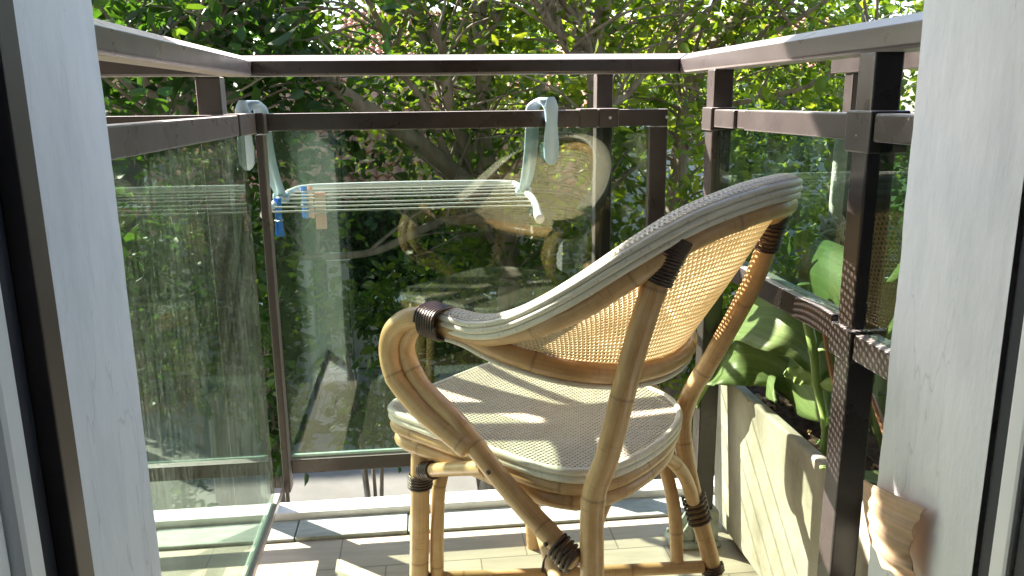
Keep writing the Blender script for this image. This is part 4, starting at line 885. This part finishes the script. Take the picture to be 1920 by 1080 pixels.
tree('far_right_tree', 'bushy green tree at the far right behind the side glass',
     [([(1560, 420, 9.5), (1570, 250, 9.5), (1600, 100, 9.5), (1620, -50, 9.5)], .1, .05), ([(1565, 260, 9.5), (1450, 180, 9.5), (1400, 80, 9.5)], .06, .03)],
     7000, M['leafA'], .13, 43, .7, 20, (4.6, 9.8, GZ), .8, -.05, -2.2, boxes=[(3.2, 8.5, 8.8, 11.0, -2.0, 2.8)])
# low shrubs and a climbing column seen down through the glass
def canopy_top(parent_name, boxes, n, seed):  # unseen upper foliage, added to shade the leaves lower down
    par = [o for o in S.objects if o.name == parent_name][0]; r = np.random.default_rng(seed); pts = []
    while len(pts) < n:
        b = boxes[r.integers(0, len(boxes))]; c = np.array([r.uniform(b[0], b[1]), r.uniform(b[2], b[3]), r.uniform(b[4], b[5])])
        if noise.noise(Vector(c) * 1.1) < -.02: continue
        pts += list(c + r.normal(size=(6, 3)) * .12)
    leaves_mesh('crown', pts, .15, M['leafA'], par, seed, .2)
canopy_top('fan_tree', [(-2.4, .6, 5.6, 7.4, 2.4, 4.0)], 900, 61)
canopy_top('dark_stem_tree', [(.8, 2.6, 5.6, 7.4, 2.4, 4.0)], 900, 62)
canopy_top('leaning_right_tree', [(2.6, 5.0, 5.6, 7.4, 2.6, 4.0)], 500, 63)
e_ = empty('added_shade_tree', (-5.2, 11.5, GZ)); tag(e_, 'added tree in front of the pink house, its unseen crown shading the yard', 'tree')  # added tree, crown out of view, put there to shade the shrubs
m = MB(); branch_tube(m, [(-5.2, 11.5, GZ), (-5.25, 11.5, -.5), (-5.4, 11.6, 2.2), (-6.0, 11.8, 4.6)], .16, .06)
for a_ in range(9): branch_tube(m, [(-5.3, 11.5, 1.6 + .2 * a_), (-5.3 + 1.1 * cos(a_ * 2.4), 11.5 + 1.0 * sin(a_ * 2.4), 2.5 + .2 * a_), (-5.5 + 2.6 * cos(a_ * 2.4), 11.6 + 1.8 * sin(a_ * 2.4), 3.0 + .22 * a_)], .06, .015)
m.build('trunk', M['bark'], e_)
canopy_top('added_shade_tree', [(-8.6, -2.2, 9.4, 14, 2.4, 5.0)], 13000, 64)
def shrub(name, label, x0, x1, y0, y1, z0, z1, n, mat, ls, seed, thr=0.0):
    r = np.random.default_rng(seed); e = empty(name, ((x0 + x1) / 2, (y0 + y1) / 2, GZ)); tag(e, label, 'shrub'); m = MB(); cx_, cy_ = (x0 + x1) / 2, (y0 + y1) / 2
    for k in range(9):
        a = r.uniform(0, 6.28); branch_tube(m, [(cx_ + .05 * cos(a), cy_ + .05 * sin(a), GZ), (cx_ + .2 * (x1 - x0) * cos(a), cy_ + .2 * (y1 - y0) * sin(a), (GZ + z1) / 2), (cx_ + .42 * (x1 - x0) * cos(a), cy_ + .4 * (y1 - y0) * sin(a), z1 - .1)], .025, .006)
    m.build('stems', M['bark'], e); pts = []
    while len(pts) < n:
        c = np.array([r.uniform(x0, x1), r.uniform(y0, y1), r.uniform(z0, z1)]); q = ((c[0] - cx_) / (x1 - x0) * 2) ** 2 + ((c[1] - cy_) / (y1 - y0) * 2) ** 2
        if q > 1.1 or noise.noise(Vector(c) * 2.2) < thr: continue
        pts += list(c + r.normal(size=(5, 3)) * ls * .8)
    leaves_mesh('foliage', pts, ls, mat, e, seed)
shrub('climbing_shrub', 'tall narrow dark shrub below the left end of the front glass', -1.62, -1.10, 6.4, 7.0, -2.0, -.6, 1200, M['leafB'], .10, 51, -.2)
shrub('yard_shrub', 'dark leafy shrub in the yard behind the left chair arm', -.95, -.25, 7.4, 8.2, -2.5, -.9, 1100, M['leafB'], .10, 52, -.02)
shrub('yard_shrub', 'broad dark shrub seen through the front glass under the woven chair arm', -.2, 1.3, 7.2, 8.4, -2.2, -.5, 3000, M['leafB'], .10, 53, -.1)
shrub('corner_shrub', 'green shrub in the gap between the front panel and the right post', 1.5, 3.2, 6.6, 8.0, -3.4, -.4, 4800, M['leafA'], .10, 54, -.25)
shrub('side_shrub', 'green shrub beyond the right glass above the planter leaves', 3.4, 5.6, 6.8, 8.4, -3.4, -.7, 4200, M['leafA'], .10, 55, -.15)
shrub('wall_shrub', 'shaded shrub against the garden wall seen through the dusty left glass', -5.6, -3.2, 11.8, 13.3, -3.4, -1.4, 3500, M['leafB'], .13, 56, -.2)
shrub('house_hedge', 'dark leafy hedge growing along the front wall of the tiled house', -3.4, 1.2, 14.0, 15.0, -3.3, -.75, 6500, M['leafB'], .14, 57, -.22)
